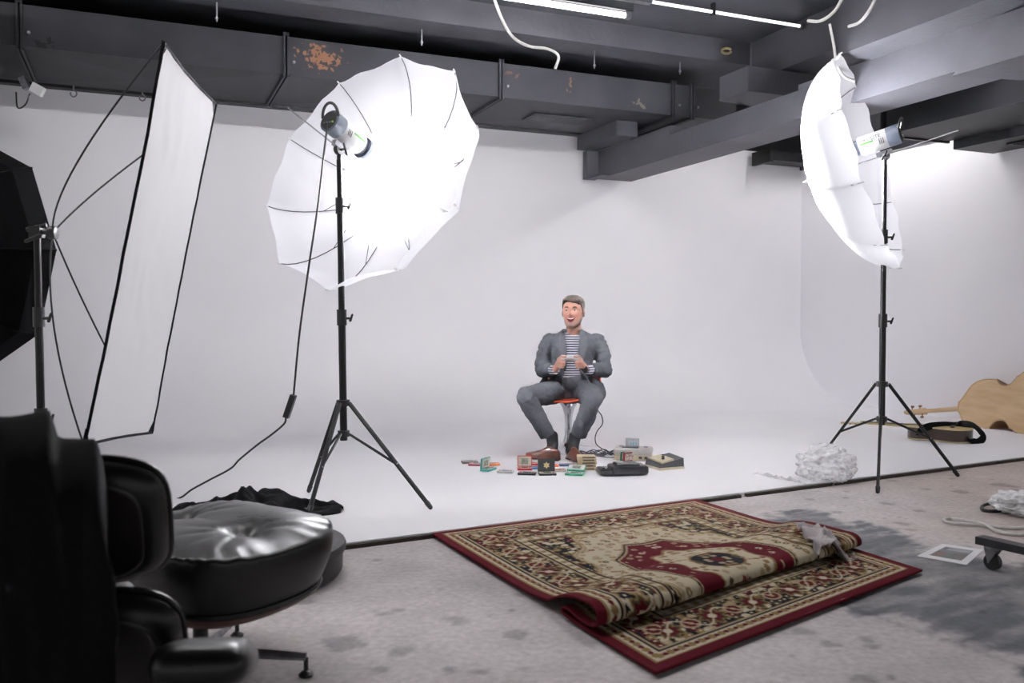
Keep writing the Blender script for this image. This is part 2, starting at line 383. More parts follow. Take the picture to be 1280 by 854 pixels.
for a, b in zip(seams[:-1], seams[1:]):
    mb = MB().uvbox(a + .006, b - .006, VF, VR, ZB, ZT)
    mid = (a + b) / 2          # creased sheet: a shallow diamond break on the underside
    mb.build('duct_section', M_ductp, duct, smooth=False)
    if b - a > .6:
        V = [UV(a + .03, VF + .02, ZB), UV(b - .03, VF + .02, ZB), UV(b - .03, VR - .02, ZB), UV(a + .03, VR - .02, ZB), UV(mid, (VF + VR) / 2, ZB - .018)]
        MB().add(V, [(0, 1, 4), (1, 2, 4), (2, 3, 4), (3, 0, 4), (0, 3, 2, 1)]).build('crease_panel', M_duct, duct, smooth=False)
for s in seams[1:-1]:
    mb = MB()
    for o in (-.018, .012):
        mb.uvbox(s + o - .008, s + o + .008, VF - .028, VF + .0, ZB - .028, ZT + .03)
        mb.uvbox(s + o - .008, s + o + .008, VF - .0, VR + .0, ZB - .028, ZB)
    mb.uvbox(s - .026, s + .02, VF - .036, VF - .0285, ZT - .0, ZT + .025)
    mb.build('flange', M_dark if s < 0 else M_duct, duct, smooth=False)
    MB().cyl(UV(s + .06, VF - .03, ZB + .1), UV(s + .06, VF + .01, ZB + .1), .012, 8).build('bolt', M_steel, duct)
vent = MB(); u0, u1, v0, v1 = 3.62, 4.20, 7.92, 8.14
for b in ((u0 - .03, u1 + .03, v0 - .03, v0), (u0 - .03, u1 + .03, v1, v1 + .03), (u0 - .03, u0, v0, v1), (u1, u1 + .03, v0, v1)): vent.uvbox(*b, ZB - .034, ZB - .02)
vo = vent.build('vent_grille', M_duct, duct, smooth=False)
for i in range(5):
    v = v0 + .022 + i * .044
    MB().uvbox(u0, u1, v - .006, v + .006, ZB - .032, ZB - .02).build('slat', M_dark, vo, smooth=False)
# second duct at the right
d2 = thing('air_duct', 'dark wide air duct at the upper right beyond the large beam', 'duct', UV(6.7, 4, 2.75))
for a, b in ((1.0, 4.62), (4.66, 6.15)): MB().uvbox(6.36, 7.14, a, b, 2.75, 3.2).build('duct_section', M_dark, d2, smooth=False)
MB().uvbox(6.33, 7.16, 4.62, 4.66, 2.72, 3.22).build('flange', M_dark, d2, smooth=False)
MB().uvbox(6.32, 7.17, 6.151, 6.18, 2.735, 3.22).build('flange', M_black, d2, smooth=False)
d3 = thing('air_duct', 'lower dark duct with slotted grille along the right wall', 'duct', UV(7.45, 4, 2.67))
MB().uvbox(7.18, UR - .04, 1.0, 6.12, 2.67, 3.1).build('duct_section', M_dark, d3, smooth=False)
MB().uvbox(7.36, 7.62, 4.5, 5.7, 2.655, 2.669).build('vent_grille', M_black, d3, smooth=False)
for i in range(5): MB().uvbox(7.385 + i * .05, 7.41 + i * .05, 4.55, 5.65, 2.648, 2.6545).build('slat', M_dark, d3, smooth=False)
d4 = thing('air_duct', 'small dark duct stub below the beam at the right corner', 'duct', UV(7.2, 8.6, 2.9))
MB().uvbox(6.98, 7.7, 8.50, 8.78, 2.95, 3.06).build('duct_section', M_dark, d4, smooth=False)
MB().uvbox(6.93, 6.979, 8.46, 8.80, 2.92, 3.08).build('flange', M_black, d4, smooth=False)
# fluorescent lamps; those out of view are added to brighten the room
FILL_TUBE_L = 105  # emission of the added fill tubes
for (u0, v_, lab) in ((2.27, 6.37, 'lit fluorescent tube lamp hanging under the ceiling'), (2.27, 3.9, 'added fill tube lamp above the rug, out of view'), (-.13, 3.9, 'added fill tube lamp above the lounge chair, out of view'), (5.35, 2.6, 'added fill tube lamp beyond the large beam, out of view'), (-2.53, 5.0, 'added fill tube lamp above the softbox at the far left, out of view'), (-2.53, 7.1, 'added fill tube lamp beside the column at the far left, out of view')):
    fl = thing('fluorescent_lamp', lab, 'lamp', UV(u0 + .72, v_, 3.53), 'fluorescent lamps on the ceiling')
    MB().uvbox(u0 - .05, u0 + 1.51, v_ - .04, v_ + .04, 3.585, 3.659).build('housing', M_dark, fl, smooth=False)
    MB().cyl(UV(u0, v_, 3.555), UV(u0 + 1.45, v_, 3.555), .022, 14).build('tube', mat('lit_tube_old', (252, 249, 250), .4, emit=7) if (u0, v_) == (2.27, 6.37) else mat('fill_tube', (252, 249, 250), .4, emit=FILL_TUBE_L), fl)
    for u in (u0 - .025, u0 + 1.475): MB().uvbox(u - .025, u + .025, v_ - .025, v_ + .025, 3.53, 3.585).build('end_cap', M_steel, fl, smooth=False)
fl = thing('fluorescent_lamp', 'added fill tube lamp hidden in the corner bay behind the large beam', 'lamp', UV(7.0, 7.1, 3.53), 'fluorescent lamps on the ceiling')  # added lamp, hidden by the beam, to lift the right wall
MB().uvbox(6.82, 7.18, 6.25, 7.93, 3.585, 3.659).build('housing', M_dark, fl, smooth=False)  # broadened to keep the added tube's light off the ceiling around it
MB().cyl(UV(7.0, 6.37, 3.555), UV(7.0, 7.82, 3.555), .022, 14).build('tube', mat('fill_tube_corner', (252, 249, 250), .4, emit=70), fl)
for v_ in (6.345, 7.845): MB().uvbox(6.975, 7.025, v_ - .025, v_ + .025, 3.53, 3.585).build('end_cap', M_steel, fl, smooth=False)
f2 = thing('fluorescent_lamp', 'thin white tube lamp right of the bright one', 'lamp', UV(4.5, 6.1, 3.55))
MB().uvbox(3.05, 3.80, 6.07, 6.13, 3.57, 3.62).build('housing', M_steel, f2, smooth=False)
MB().cyl(UV(3.80, 6.1, 3.59), UV(5.30, 6.1, 3.59), .013, 10).build('tube', mat('faint_tube', (225, 225, 235), .35, emit=1.0), f2)
MB().uvbox(5.30, 5.33, 6.08, 6.12, 3.57, 3.61).build('end_cap', M_steel, f2, smooth=False)
for u in (4.4,): MB().uvbox(u - .012, u + .012, 6.08, 6.12, 3.56, 3.66).build('clip', M_black, f2, smooth=False)
# hanger rods, hooks, cables on the ceiling
for (x, y0, y1, lab) in ((271, 8, 27, 'thin metal hanger rod above the white panel'), (527, 42, 57, 'thin metal hanger rod above the big umbrella'), (743, 68, 86, 'thin metal hanger rod left of the vent grille end'), (850, 78, 93, 'thin metal hanger rod nearest the beam block')):
    Yd = UVdepth(x, 7.0)
    r = thing('hanger_rod', lab, 'rod', D(x, y1, Yd), 'hanger rods under the ceiling beam')
    MB().cyl(D(x, y1, Yd), D(x, y0 - 5, Yd), .007, 8).build('rod', M_steel, r)
    MB().cyl(D(x, y1 - 5, Yd), D(x, y1 - 3, Yd), .014, 8).build('nut', M_steel, r)
for (x, y, lab) in ((92, 114, 'small open hook under the duct, left one'), (178, 119, 'small open hook under the duct beside the white panel')):
    Yd = UVdepth(x, VB - .13); c = D(x, y + 3, Yd)
    h = MB().tube([c + Vector((.028 * math.sin(a), 0, .028 * math.cos(a))) for a in np.linspace(0, 5.2, 14)], .007, 6)
    h.cyl(c + Vector((0, 0, .028)), c + Vector((0, 0, .10)), .007, 6); tag(h.build('ceiling_hook', M_steel), lab, 'hook', 'hooks under the duct')
c = D(908, 64, UVdepth(908, 6.8)); h = MB().tube([c + Vector((.045 * math.cos(a), -.01, .025 * math.sin(a))) for a in np.linspace(.4, 6.0, 16)], .012, 7)
tag(h.build('ceiling_hook', mat('brass', (160, 145, 105), .35, metal=.8)), 'brass ring hook on the ceiling beam near the block', 'hook')
def cable(name, pts, r, m, label, cat='cable', n=8, parent=None):
    o = MB().tube(cat_pts(pts, n), r, 8).build(name, m, parent)
    return tag(o, label, cat) if parent is None else o
cable('ceiling_cable', [D(616, -6, 7.0), D(628, 25, 6.95), D(642, 47, 6.95), D(662, 58, 7.2), D(684, 61, 7.2), D(698, 70, 7.2), D(694, 86, 7.25)], .012, M_wcable, 'white cable drooping from the lit tube lamp')
cable('ceiling_cable', [D(1056, -8, 6.0), D(1043, 14, 6.0), D(1026, 26, 6.1), D(1010, 26, 6.2)], .011, M_wcable, 'white cable hanging in a short loop at the upper right')
cable('ceiling_cable', [D(1098, -8, 5.8), D(1086, 14, 5.8), D(1074, 28, 5.9), D(1061, 33, 6.0)], .011, M_wcable, 'white cable looping beside the stepped casing')
cable('ceiling_cable', [D(1037, 30, 6.1), D(1042, 55, 6.1), D(1046, 80, 6.1), D(1055, 95, 6.15), D(1068, 101, 6.2)], .010, M_wcable, 'long white cable dangling behind the right umbrella')
# small floodlight at the upper left
fp = D(47, 112, 7.0)
f = thing('flood_lamp', 'small white floodlight under the duct at the upper left', 'lamp', fp)
MB().box(fp, (.10, .04, .075), Matrix.Rotation(.5, 3, 'Y')).build('body', M_wplast, f, smooth=False)
MB().box(fp + Vector((-.1, 0, .05)), (.05, .05, .10), Matrix.Rotation(-.4, 3, 'Y')).build('bracket', M_steel, f, smooth=False)
cable('lead', [fp + Vector((-.06, 0, -.03)), fp + Vector((-.1, 0, -.12)), fp + Vector((-.16, 0, -.14)), fp + Vector((-.17, .0, -.02))], .006, M_cable, None, parent=f)
# ------------------------------------------------------------------ studio lights
def fabric_mat(name, col, tr):
    m = bpy.data.materials.new(name); m.use_nodes = True; nt = m.node_tree; N = nt.nodes; L = nt.links
    N.remove(N['Principled BSDF']); d = N.new('ShaderNodeBsdfDiffuse'); t = N.new('ShaderNodeBsdfTranslucent'); x = N.new('ShaderNodeMixShader')
    c = (*lin(col), 1); d.inputs[0].default_value = c; t.inputs[0].default_value = c; x.inputs[0].default_value = tr
    n = N.new('ShaderNodeTexNoise'); n.inputs['Scale'].default_value = 7; n.inputs['Detail'].default_value = 3; b = N.new('ShaderNodeBump'); b.inputs['Strength'].default_value = .25; b.inputs['Distance'].default_value = .02
    tc = N.new('ShaderNodeTexCoord'); mp = N.new('ShaderNodeMapping'); mp.inputs['Scale'].default_value = (1.5, 1.5, .5); L.new(tc.outputs['Object'], mp.inputs[0]); L.new(mp.outputs[0], n.inputs['Vector'])
    L.new(n.outputs['Fac'], b.inputs['Height']); L.new(b.outputs[0], d.inputs['Normal'])
    L.new(d.outputs[0], x.inputs[1]); L.new(t.outputs[0], x.inputs[2]); L.new(x.outputs[0], N['Material Output'].inputs[0]); return m
M_umb = fabric_mat('umbrella_nylon', (246, 246, 250), .58)
M_panel = fabric_mat('panel_nylon', (250, 250, 252), .12)
M_rib = mat('rib_steel', (70, 70, 78), .4, metal=.6, var=(30, (60, 60, 66)))

def light_stand(base, top, feet, collars, label, knob):
    base, top = Vector(base), Vector(top); s = thing('light_stand', label, 'stand', base)
    H = top.z; dirv = (top - base).normalized()
    at = lambda z: base + dirv * ((z - base.z) / dirv.z)
    zc, zb = collars['upper'], collars['lower']; brk = sorted(collars['joints'])
    lo = zb - .04; rads = [.021, .018, .015, .0125]
    zz = [lo] + brk + [H]
    for i in range(len(zz) - 1):
        MB().cyl(at(zz[i]), at(zz[i + 1]), rads[i], 14).build('pole', M_black, s)
    for i, z in enumerate(brk):
        c = MB().cyl(at(z - .06), at(z + .03), rads[i] + .007, 14).build('clamp_collar', M_plast, s)
        p = at(z - .02); MB().cyl(p + Vector((.02, -.005, 0)), p + Vector((.05, -.01, 0)), .007, 8).capsule(p + Vector((.05, -.01, -.012)), p + Vector((.062, -.012, .02)), .008, .006, 8).build('knob', M_plast, c)
    for z, r in ((zc, .038), (zb, .034)):
        hub = MB().lathe([(.02, -.018), (r, -.018), (r, .016), (.022, .018)], at(z), dirv, 12)
        hub.build('hub', M_plast, s)
    for ft in feet:
        ft = Vector(ft); out = (ft - base); out.z = 0; out.normalize()
        a = at(zc) + out * .042; f = ft + Vector((0, 0, .012))
        leg = MB().tube([a, f], [(.014, .010), (.014, .010)], 8).build('leg', M_black, s)
        MB().capsule(f - (f - a).normalized() * .03, f, .015, .013, 8).build('rubber_foot', M_plast, leg)
        m = a.lerp(f, .60); MB().tube([at(zb) + out * .035, m], .0078, 8).build('brace', M_black, s)
        MB().ell(m, (.011, .011, .011), nu=8, nv=6).build('rivet', M_steel, s)
    MB().cyl(at(H - .01), at(H + .03), .008, 10).build('spigot', M_steel, s)
    return s, at

def strobe(bp, n, label, textside, power):
    """bp: tilt bracket point on top of the stand, n: axis towards the umbrella"""
    n = Vector(n).normalized(); zax = Vector((0, 0, 1)); up = (zax - n * zax.dot(n)).normalized(); side = n.cross(up)
    T = lambda f, s, u: bp + n * f + side * s + up * u
    S = thing('studio_strobe', label, 'strobe', bp)
    r, cz = .062, .105                                  # barrel radius and its centre above the rod
    def ring(f, rad, q=1.0): return [T(f, math.cos(a) * rad, cz + math.sin(a) * rad * q) for a in np.linspace(0, 2 * math.pi, 29)[:-1]]
    MB().loft([ring(-.045, r), ring(-.04, r + .003), ring(.13, r + .003), ring(.135, r)]).build('body', M_wplast, S)
    MB().loft([ring(-.125, r * .9), ring(-.12, r + .004), ring(-.044, r + .004), ring(-.043, r)]).build('rear_shell', M_gplast, S)
    # slanted grey shoulder panel
    MB().loft([ring(-.128, r * .86), ring(-.1255, r * .9)]).build('control_panel', M_plast, S)
    hp = [T(-.120 - .035 * math.sin(t), math.cos(t) * .058, cz + .02 + math.sin(t) * .072) for t in np.linspace(0, math.pi, 13)]
    MB().tube(hp, .0085, 8).build('handle', M_plast, S)
    for k in range(4): 
        p = T(-.132, -.02 + .02 * k, cz - .02); MB().cyl(p, p - n * .006, .005, 8).build('button', mat('lcd_green', (120, 190, 60), .4) if k == 3 else M_steel, S)
    MB().lathe([(.058, .134), (.052, .14), (.052, .165), (.066, .17), (.068, .195), (.060, .196), (.050, .172), (.04, .17)], T(0, 0, cz), n, 28).build('reflector_ring', M_gplast, S)
    for f in (-.02, -.008, .004):
        for k in range(2): MB().box(T(f, (1 if textside > 0 else -1) * (r + .001), cz - .02), (.004, .004, .04), Matrix((n, side, up)).transposed()).build('vent_slot', M_plast, S, smooth=False) if k == 0 else None
    # tilt bracket
    MB().box(T(0, 0, .012), (.10, .03, .03), Matrix((n, side, up)).transposed()).build('bracket', M_steel, S, smooth=False)
    MB().lathe([(.03, -.014), (.03, .014)], T(0, 0, -.006), side, 18).lathe([(.013, 0), (.013, .05)], bp - Vector((0, 0, .07)), (0, 0, 1), 12).build('tilt_head', M_plast, S)
    kn = MB().cyl(T(0, 0, -.01), T(0, -textside * -.05, -.01), .006, 8); kn.capsule(T(.02, textside * .05, -.03), T(-.02, textside * .05, .01), .008, .008, 8).build('tilt_lever', M_plast, S)
    # print on the visible flank
    sd = textside
    def flank(f, ang, off=.0008):        # point on the barrel skin; ang measured up from the side
        rad = r + .003 + off; return T(f, sd * math.cos(ang) * rad, cz + math.sin(ang) * rad)
    M_green = mat('print_green', (70, 138, 52), .5, var=(20, (64, 130, 48)))
    f0, f1 = .118, .02
    bar = grid(lambda i, j: flank(f0 + (f1 - f0) * i, -.12 + .16 * j), 6, 3)
    return S, T, flank, bar, M_green, n, side, up, cz
def strobe_print(S, flank, bar, M_green, n, sd, label_text=True):
    bar.build('print_bar', M_green, S, recalc=False)
    if label_text:
        for body, f, ang, size, m in (('PROLITE', .118, .14, .034, mat('print_grey', (52, 54, 64), .5)), ('60', .05, -.0, .02, mat('print_lightgrey', (110, 120, 120), .5))):
            p = flank(f, ang, .0012); p2 = flank(f - .05, ang, .0012); q = flank(f, ang + .1, .0012)
            x = (p2 - p); y = (q - p); text('print_text', body, size, frame(p, x, y=y), m, S)

def umbrella(apex, n, R, depth, N, roll, label, rod_back):
    n = Vector(n).normalized(); up = (Vector((0, 0, 1)) - n * n.z).normalized(); side = n.cross(up)
    U = thing('photo_umbrella', label, 'umbrella', apex)
    def P(r, ang, sag=0):                # r 0..1
        h = depth * (r ** 1.75); rad = R * math.sin(r * 1.42) / math.sin(1.42)
        return apex - n * (h + sag) + side * (math.cos(ang) * rad) + up * (math.sin(ang) * rad)
    rnd = random.Random(int(R * 1e4) + N + int(roll * 7)); ns = 10; nr = 18
    V = []; F = []
    for i in range(nr + 1):
        r = max(i / nr, .012)
        for k in range(N):
            a0 = roll + 2 * math.pi * k / N; a1 = roll + 2 * math.pi * (k + 1) / N
            A, B = P(r, a0), P(r, a1)
            for j in range(ns):
                t = j / ns; w = 4 * t * (1 - t)
                lin_ = A.lerp(B, t); arc = P(r, a0 + (a1 - a0) * t); p = lin_.lerp(arc, .14)
                q = fbm((p.x * 5 + 3, p.y * 5, p.z * 5), 3)
                wr = math.sin((t * 11 + k * 3.1) + r * 4) * max(0, r - .55) * .018 * w ** .5
                p = p + n * (-.018 * w * r + q * .010 * r * w + wr)
                p = p - (p - (apex - n * depth)) * (.035 * w * r ** 6)       # scalloped hem
                V.append(p)
    m = N * ns
    for i in range(nr):
        for j in range(m): F.append((i * m + j, i * m + (j + 1) % m, (i + 1) * m + (j + 1) % m, (i + 1) * m + j))
    V.append(apex); F += [(len(V) - 1, (j + 1) % m, j) for j in range(m)]
    MB().add(V, F).build('canopy', M_umb, U, angle=180)
    runner = apex - n * (depth * .62)
    for k in range(N):
        a = roll + 2 * math.pi * k / N
        rib = MB().tube([P(t, a) - n * .006 for t in np.linspace(.02, 1.0, 12)], .0028, 6).build('rib', M_rib, U)
        MB().capsule(P(.985, a) - n * .004, P(1.012, a) - n * .006, .0055, .005, 8).build('rib_tip', M_wplast, rib)
        MB().tube([runner, P(.5, a) - n * .008], .0022, 6).build('stretcher', M_rib, U)
    MB().cyl(apex - n * rod_back, apex + n * .03, .004, 8).build('shaft', M_steel, U)
    MB().lathe([(.007, -.02), (.013, -.015), (.013, .015), (.007, .02)], runner, n, 12).build('runner', M_rib, U)
    MB().lathe([(.014, -.012), (.014, .0), (.007, .03), (.003, .05)], apex, n, 12).build('ferrule', M_wplast, U)
    return U
def flash(S, p, n, w, size=.085, spread=168, name='flash_tube'):
    ld = bpy.data.lights.new(name, 'AREA'); ld.shape = 'DISK'; ld.size = size; ld.energy = w; ld.spread = math.radians(spread); ld.color = (1, 1, 1)
    lo = bpy.data.objects.new(name, ld); COL.objects.link(lo); lo.parent = S
    lo.location = p - BASE[S.name]; lo.rotation_euler = Vector(n).to_track_quat('-Z', 'Y').to_euler()

# left set
base = Vector((-.955, 5.0, ZP)); top = D(424, 200, 4.98)
light_stand(base, top, [G(538, 637, ZP), G(386, 644, ZP), G(386, 616, ZP)], dict(upper=.58, lower=.405, joints=[1.08, 1.71]), 'black tripod light stand left of the seated man', 0)
nL = Vector((.48, .80, -.35)).normalized()
bpL = top + Vector((0, 0, .035))
S, T, flank, bar, mg, n_, side, up, cz = strobe(bpL + Vector((0, 0, .03)), nL, 'white and grey studio strobe aimed into the large left umbrella', 1, FLASH_W[0])
strobe_print(S, flank, bar, mg, n_, 1, False)
flash(S, T(.1985, 0, cz), nL, FLASH_W[0]); flash(S, T(.1975, 0, cz), nL, MODEL_W[0], .06, 110, 'modelling_lamp')
apL = bpL + Vector((0, 0, .03)) + nL * .58
umbrella(apL, nL, .765, .34, 10, math.radians(14), 'large white translucent umbrella glowing on the left light stand', 1.0)
lead = thing('power_cable', 'thin black power lead with inline adapter hanging from the left strobe', 'cable', G(240, 615, ZP))
cable('upper_lead', [T(-.128, 0, cz - .03), D(404, 200, 4.82), D(397, 260, 4.80), D(385, 340, 4.78), D(374, 420, 4.76), D(367, 494, 4.75)], .0055, M_cable, None, parent=lead)
pa, pb = D(367, 494, 4.75), D(357.5, 522, 4.75)
MB().prism([(-.022, -.015), (.022, -.015), (.022, .015), (-.022, .015)], (pb - pa).length, frame(pa, Vector((0, 1, 0)), z=(pb - pa))).build('adapter', M_plast, lead, smooth=False)
cable('lower_lead', [pb, D(355, 530, 4.75), D(340, 543, 4.8), D(322, 556, 4.85), D(300, 574, 4.9), D(288, 586, 4.92), D(262, 600, 4.98), D(240, 612, 5.0), D(226, 622, 5.03), D(206, 628, 5.05), D(190, 632, 5.0)], .0055, M_cable, None, parent=lead)
# right set
base = Vector((2.485, 5.9, .0)); top = D(1106, 206, 5.88)
light_stand(base, top, [G(1021, 580, ZP), G(1097, 617), G(1197, 596)], dict(upper=.62, lower=.385, joints=[1.06, 1.62]), 'black tripod light stand right of the seated man', 0)
nR = Vector((-.82, .49, -.25)).normalized(); bpR = top + Vector((0, 0, .065))
S, T, flank, bar, mg, n_, side, up, cz = strobe(bpR, nR, 'white strobe with green print aimed into the right umbrella', -1, FLASH_W[1])
sgn = 1 if (T(0, 1, 0) - T(0, 0, 0)).dot(Vector((.4, .9, 0))) < 0 else -1
r = .062
def flankR(f, ang, off=.0008):
    rad = r + .003 + off; return T(f, sgn * math.cos(ang) * rad, cz + math.sin(ang) * rad)
bar = grid(lambda i, j: flankR(.125 - .085 * i, -.12 + .17 * j), 6, 3)
strobe_print(S, flankR, bar, mg, n_, sgn, True)
flash(S, T(.1985, 0, cz), nR, FLASH_W[1]); flash(S, T(.1975, 0, cz), nR, MODEL_W[1], .06, 118, 'modelling_lamp')
umbrella(bpR + nR * .50, nR, .755, .40, 10, math.radians(20), 'white translucent umbrella seen edge-on on the right light stand', .95)

# ---- white fabric strip panel on four curved rods, with its stand
TL, TR, BL, BR = D(205, 53, 3.6), D(270, 130, 4.4), D(105, 557, 3.6), D(190, 541, 4.4)
pan = thing('reflector_panel', 'tall white fabric reflector panel in a thin black frame', 'reflector', (BL + BR) / 2)
nrmP = (TR - TL).cross(BL - TL).normalized()
if nrmP.x < 0: nrmP = -nrmP
def pf(i, j):
    p = TL.lerp(TR, i).lerp(BL.lerp(BR, i), j)
    cx = (i - .5) * .06 * (1 - abs(2 * j - 1)) ; e = min(i, 1 - i, .2) / .2
    p = p + (BL.lerp(BR, .5) - TL.lerp(TR, .5)).normalized() * 0
    # edges bow slightly inward, gathered folds
    mid = TL.lerp(TR, .5).lerp(BL.lerp(BR, .5), j); p = p.lerp(mid, .05 * math.sin(math.pi * j))
    return p + nrmP * (.0045 * math.sin(i * 26 + 2.0 * fbm((i * 2, j * 3, 1), 2) * 3) * (.35 + .65 * (1 - i)) * math.sin(math.pi * min(max(j, .02), .98)) ** .3 * .6 - .02 * math.sin(math.pi * i) + .003 * math.sin(j * 40) * fbm((i * 3, j * 5, 9), 2))
grid(pf, 44, 60).build('fabric', M_panel, pan, angle=180, recalc=False)
rim = [pf(0, j) for j in np.linspace(0, 1, 24)] + [pf(i, 1) for i in np.linspace(0, 1, 10)] + [pf(1, j) for j in np.linspace(1, 0, 24)] + [pf(i, 0) for i in np.linspace(1, 0, 10)]
MB().tube(rim, .007, 6).build('edge_binding', M_fabblack, pan)
for c, o in ((TL, TR), (TR, TL), (BL, BR), (BR, BL)):
    v = (TL - BL).normalized() * (-1 if c in (TL, TR) else 1)
    w = (o - c).normalized()
    MB().add([c - w * .006 - v * .006, c + w * .05, c + v * .07, c - w * .006 - v * .006 - nrmP * .008, c + w * .05 - nrmP * .008, c + v * .07 - nrmP * .008], [(0, 1, 2), (5, 4, 3), (0, 3, 4, 1), (1, 4, 5, 2), (2, 5, 3, 0)]).build('corner_pocket', M_fabblack, pan, smooth=False)
hub = D(66, 291, 3.98)
for c, ctrl in ((TL, D(60, 230, 3.8)), (TR, D(120, 230, 4.3)), (BR, D(110, 400, 4.3)), (BL, D(50, 400, 3.75))):
    pts = []
    for k in range(17):
        t = k / 16; pts.append(hub * (1 - t) ** 2 + ctrl * 2 * t * (1 - t) + c * t * t)
    MB().tube(pts, .0042, 6).build('rod', M_black, pan)
MB().lathe([(.025, -.02), (.03, -.01), (.03, .015), (.012, .02)], hub, (1, .1, 0), 14).build('hub', M_plast, pan)
sb = Vector((D(52, 500, 4.0).x, 4.0, 0)); st = D(46, 290, 4.0); st.x = sb.x - .01
ls, at = light_stand(sb, st, [sb + Vector((.42, -.2, 0)), sb + Vector((-.35, -.25, 0)), sb + Vector((-.02, .45, 0))], dict(upper=.55, lower=.36, joints=[.62, 1.08]), 'slim black stand holding the white panel at the left', 0)
c = D(46, 290, 4.0)
MB().box(c, (.05, .05, .05)).cyl(c, hub, .012, 10).cyl(c + Vector((-.045, 0, .01)), c + Vector((.045, 0, .03)), .011, 8).capsule(c + Vector((.03, -.03, -.02)), c + Vector((-.03, -.035, -.045)), .010, .008, 8).build('clamp', M_plast, ls)

# ---- black octagonal softbox at the left edge
oc = D(-14, 318, 4.9); ax = Vector((.50, .866, .03)).normalized(); upv = (Vector((0, 0, 1)) - ax * ax.z).normalized(); sdv = ax.cross(upv)
M_octa = mat('softbox_black_cloth', (5, 5, 6), .95, spec=.05, var=(60, (8, 8, 9)))
ob = thing('octagonal_softbox', 'black octagonal softbox cut off by the left edge', 'softbox', oc - Vector((0, 0, .62)))
def orng(r, h): return [oc + ax * h + sdv * (math.cos(k * math.pi / 4) * r) + upv * (math.sin(k * math.pi / 4) * r) for k in range(8)]
for k in range(8):
    prof = [(.62, 0), (.60, -.10), (.52, -.22), (.38, -.33), (.10, -.42)]
    rr = [orng(r, h) for r, h in prof]; V = []
    for q in rr: V += [q[k], q[(k + 1) % 8]]
    V2 = [v - (v - (oc - ax * .1)).normalized() * .004 for v in V]; m = len(V)
    F = [(2 * i, 2 * i + 1, 2 * i + 3, 2 * i + 2) for i in range(4)]
    F = F + [tuple(x + m for x in f[::-1]) for f in F]
    MB().add(V + V2, F).build('panel', M_octa, ob, smooth=False, recalc=False)
    MB().tube([q[k] for q in rr], .006, 6).build('seam', M_octa, ob)
MB().loft([orng(.612, -.02), orng(.612, -.012)]).build('diffuser', M_panel, ob, smooth=False)
MB().lathe([(.1, -.42), (.08, -.46), (.065, -.47), (.065, -.72)], oc, ax, 18).build('lamp_head', M_plast, ob)
q = oc - ax * .5
MB().cyl(Vector((q.x, q.y, .3)), q - Vector((0, 0, .05)), .015, 12).build('pole', M_black, ob)
for k in range(3):
    a = k * 2.09 + .4; MB().cyl(Vector((q.x, q.y, .5)), Vector((q.x + .42 * math.cos(a), q.y + .42 * math.sin(a), .012)), .010, 8).build('leg', M_black, ob)
# ------------------------------------------------------------------ patterned rug with a Z-fold
RA, RB, RC, RD = G(538, 671), G(870, 628), G(1153, 718), G(820, 849)
W_, L_ = 1.62, 2.32; NT, NS = 300, 440
def resample(pts, n):
    p = np.array(pts); 
    for _ in range(3):        # corner cutting
        q = np.empty((2 * len(p) - 2 + 2, 2)); q[0] = p[0]; q[-1] = p[-1]
        q[1:-1:2] = .75 * p[:-1] + .25 * p[1:]; q[2:-1:2] = .25 * p[:-1] + .75 * p[1:]; p = q
    d = np.r_[0, np.cumsum(np.hypot(*np.diff(p, axis=0).T))]
    s = np.linspace(0, d[-1], n); return np.c_[np.interp(s, d, p[:, 0]), np.interp(s, d, p[:, 1])]
cols_ = []
for i in range(NT + 1):
    t = i / NT; P0 = RA.lerp(RB, t); P1 = RD.lerp(RC, t); Ld = (P1 - P0).length; dr = (P1 - P0) / Ld
    Fr = 1.53 + (1.21 - 1.53) * t + .015 * math.sin(t * 9); ov = max((L_ - Ld) / 2 - .02, .1) ; B = Fr - ov
    h = .95 - .25 * t + .10 * math.sin(t * 7 + 1)
    prof = [(0, .012), (.3, .012), (B - .16, .014), (B - .05, .07 * h), (B + .05, .095 * h), (Fr - .09, .100 * h), (Fr - .03, .108 * h), (Fr + .012, .09 * h), (Fr + .012, .055 * h), (Fr - .03, .042), (B + .10, .040), (B + .03, .052), (B - .025, .050), (B - .03, .022), (B + .03, .014), (B + .2, .012), (Ld, .012)]
    pr = resample(prof, NS + 1)
    side_ = Vector((dr.y, -dr.x, 0))
    cols_.append([(P0 + dr * d) + Vector((0, 0, z + .0025 * fbm((t * 6, k * .02, 2), 2) * (z > .02))) for k, (d, z) in enumerate(pr)])
V = [p for c in cols_ for p in c]; m_ = NS + 1
F = [(i * m_ + j, (i + 1) * m_ + j, (i + 1) * m_ + j + 1, i * m_ + j + 1) for i in range(NT) for j in range(NS)]
me = bpy.data.meshes.new('patterned_rug'); me.from_pydata(V, [], F); me.update()
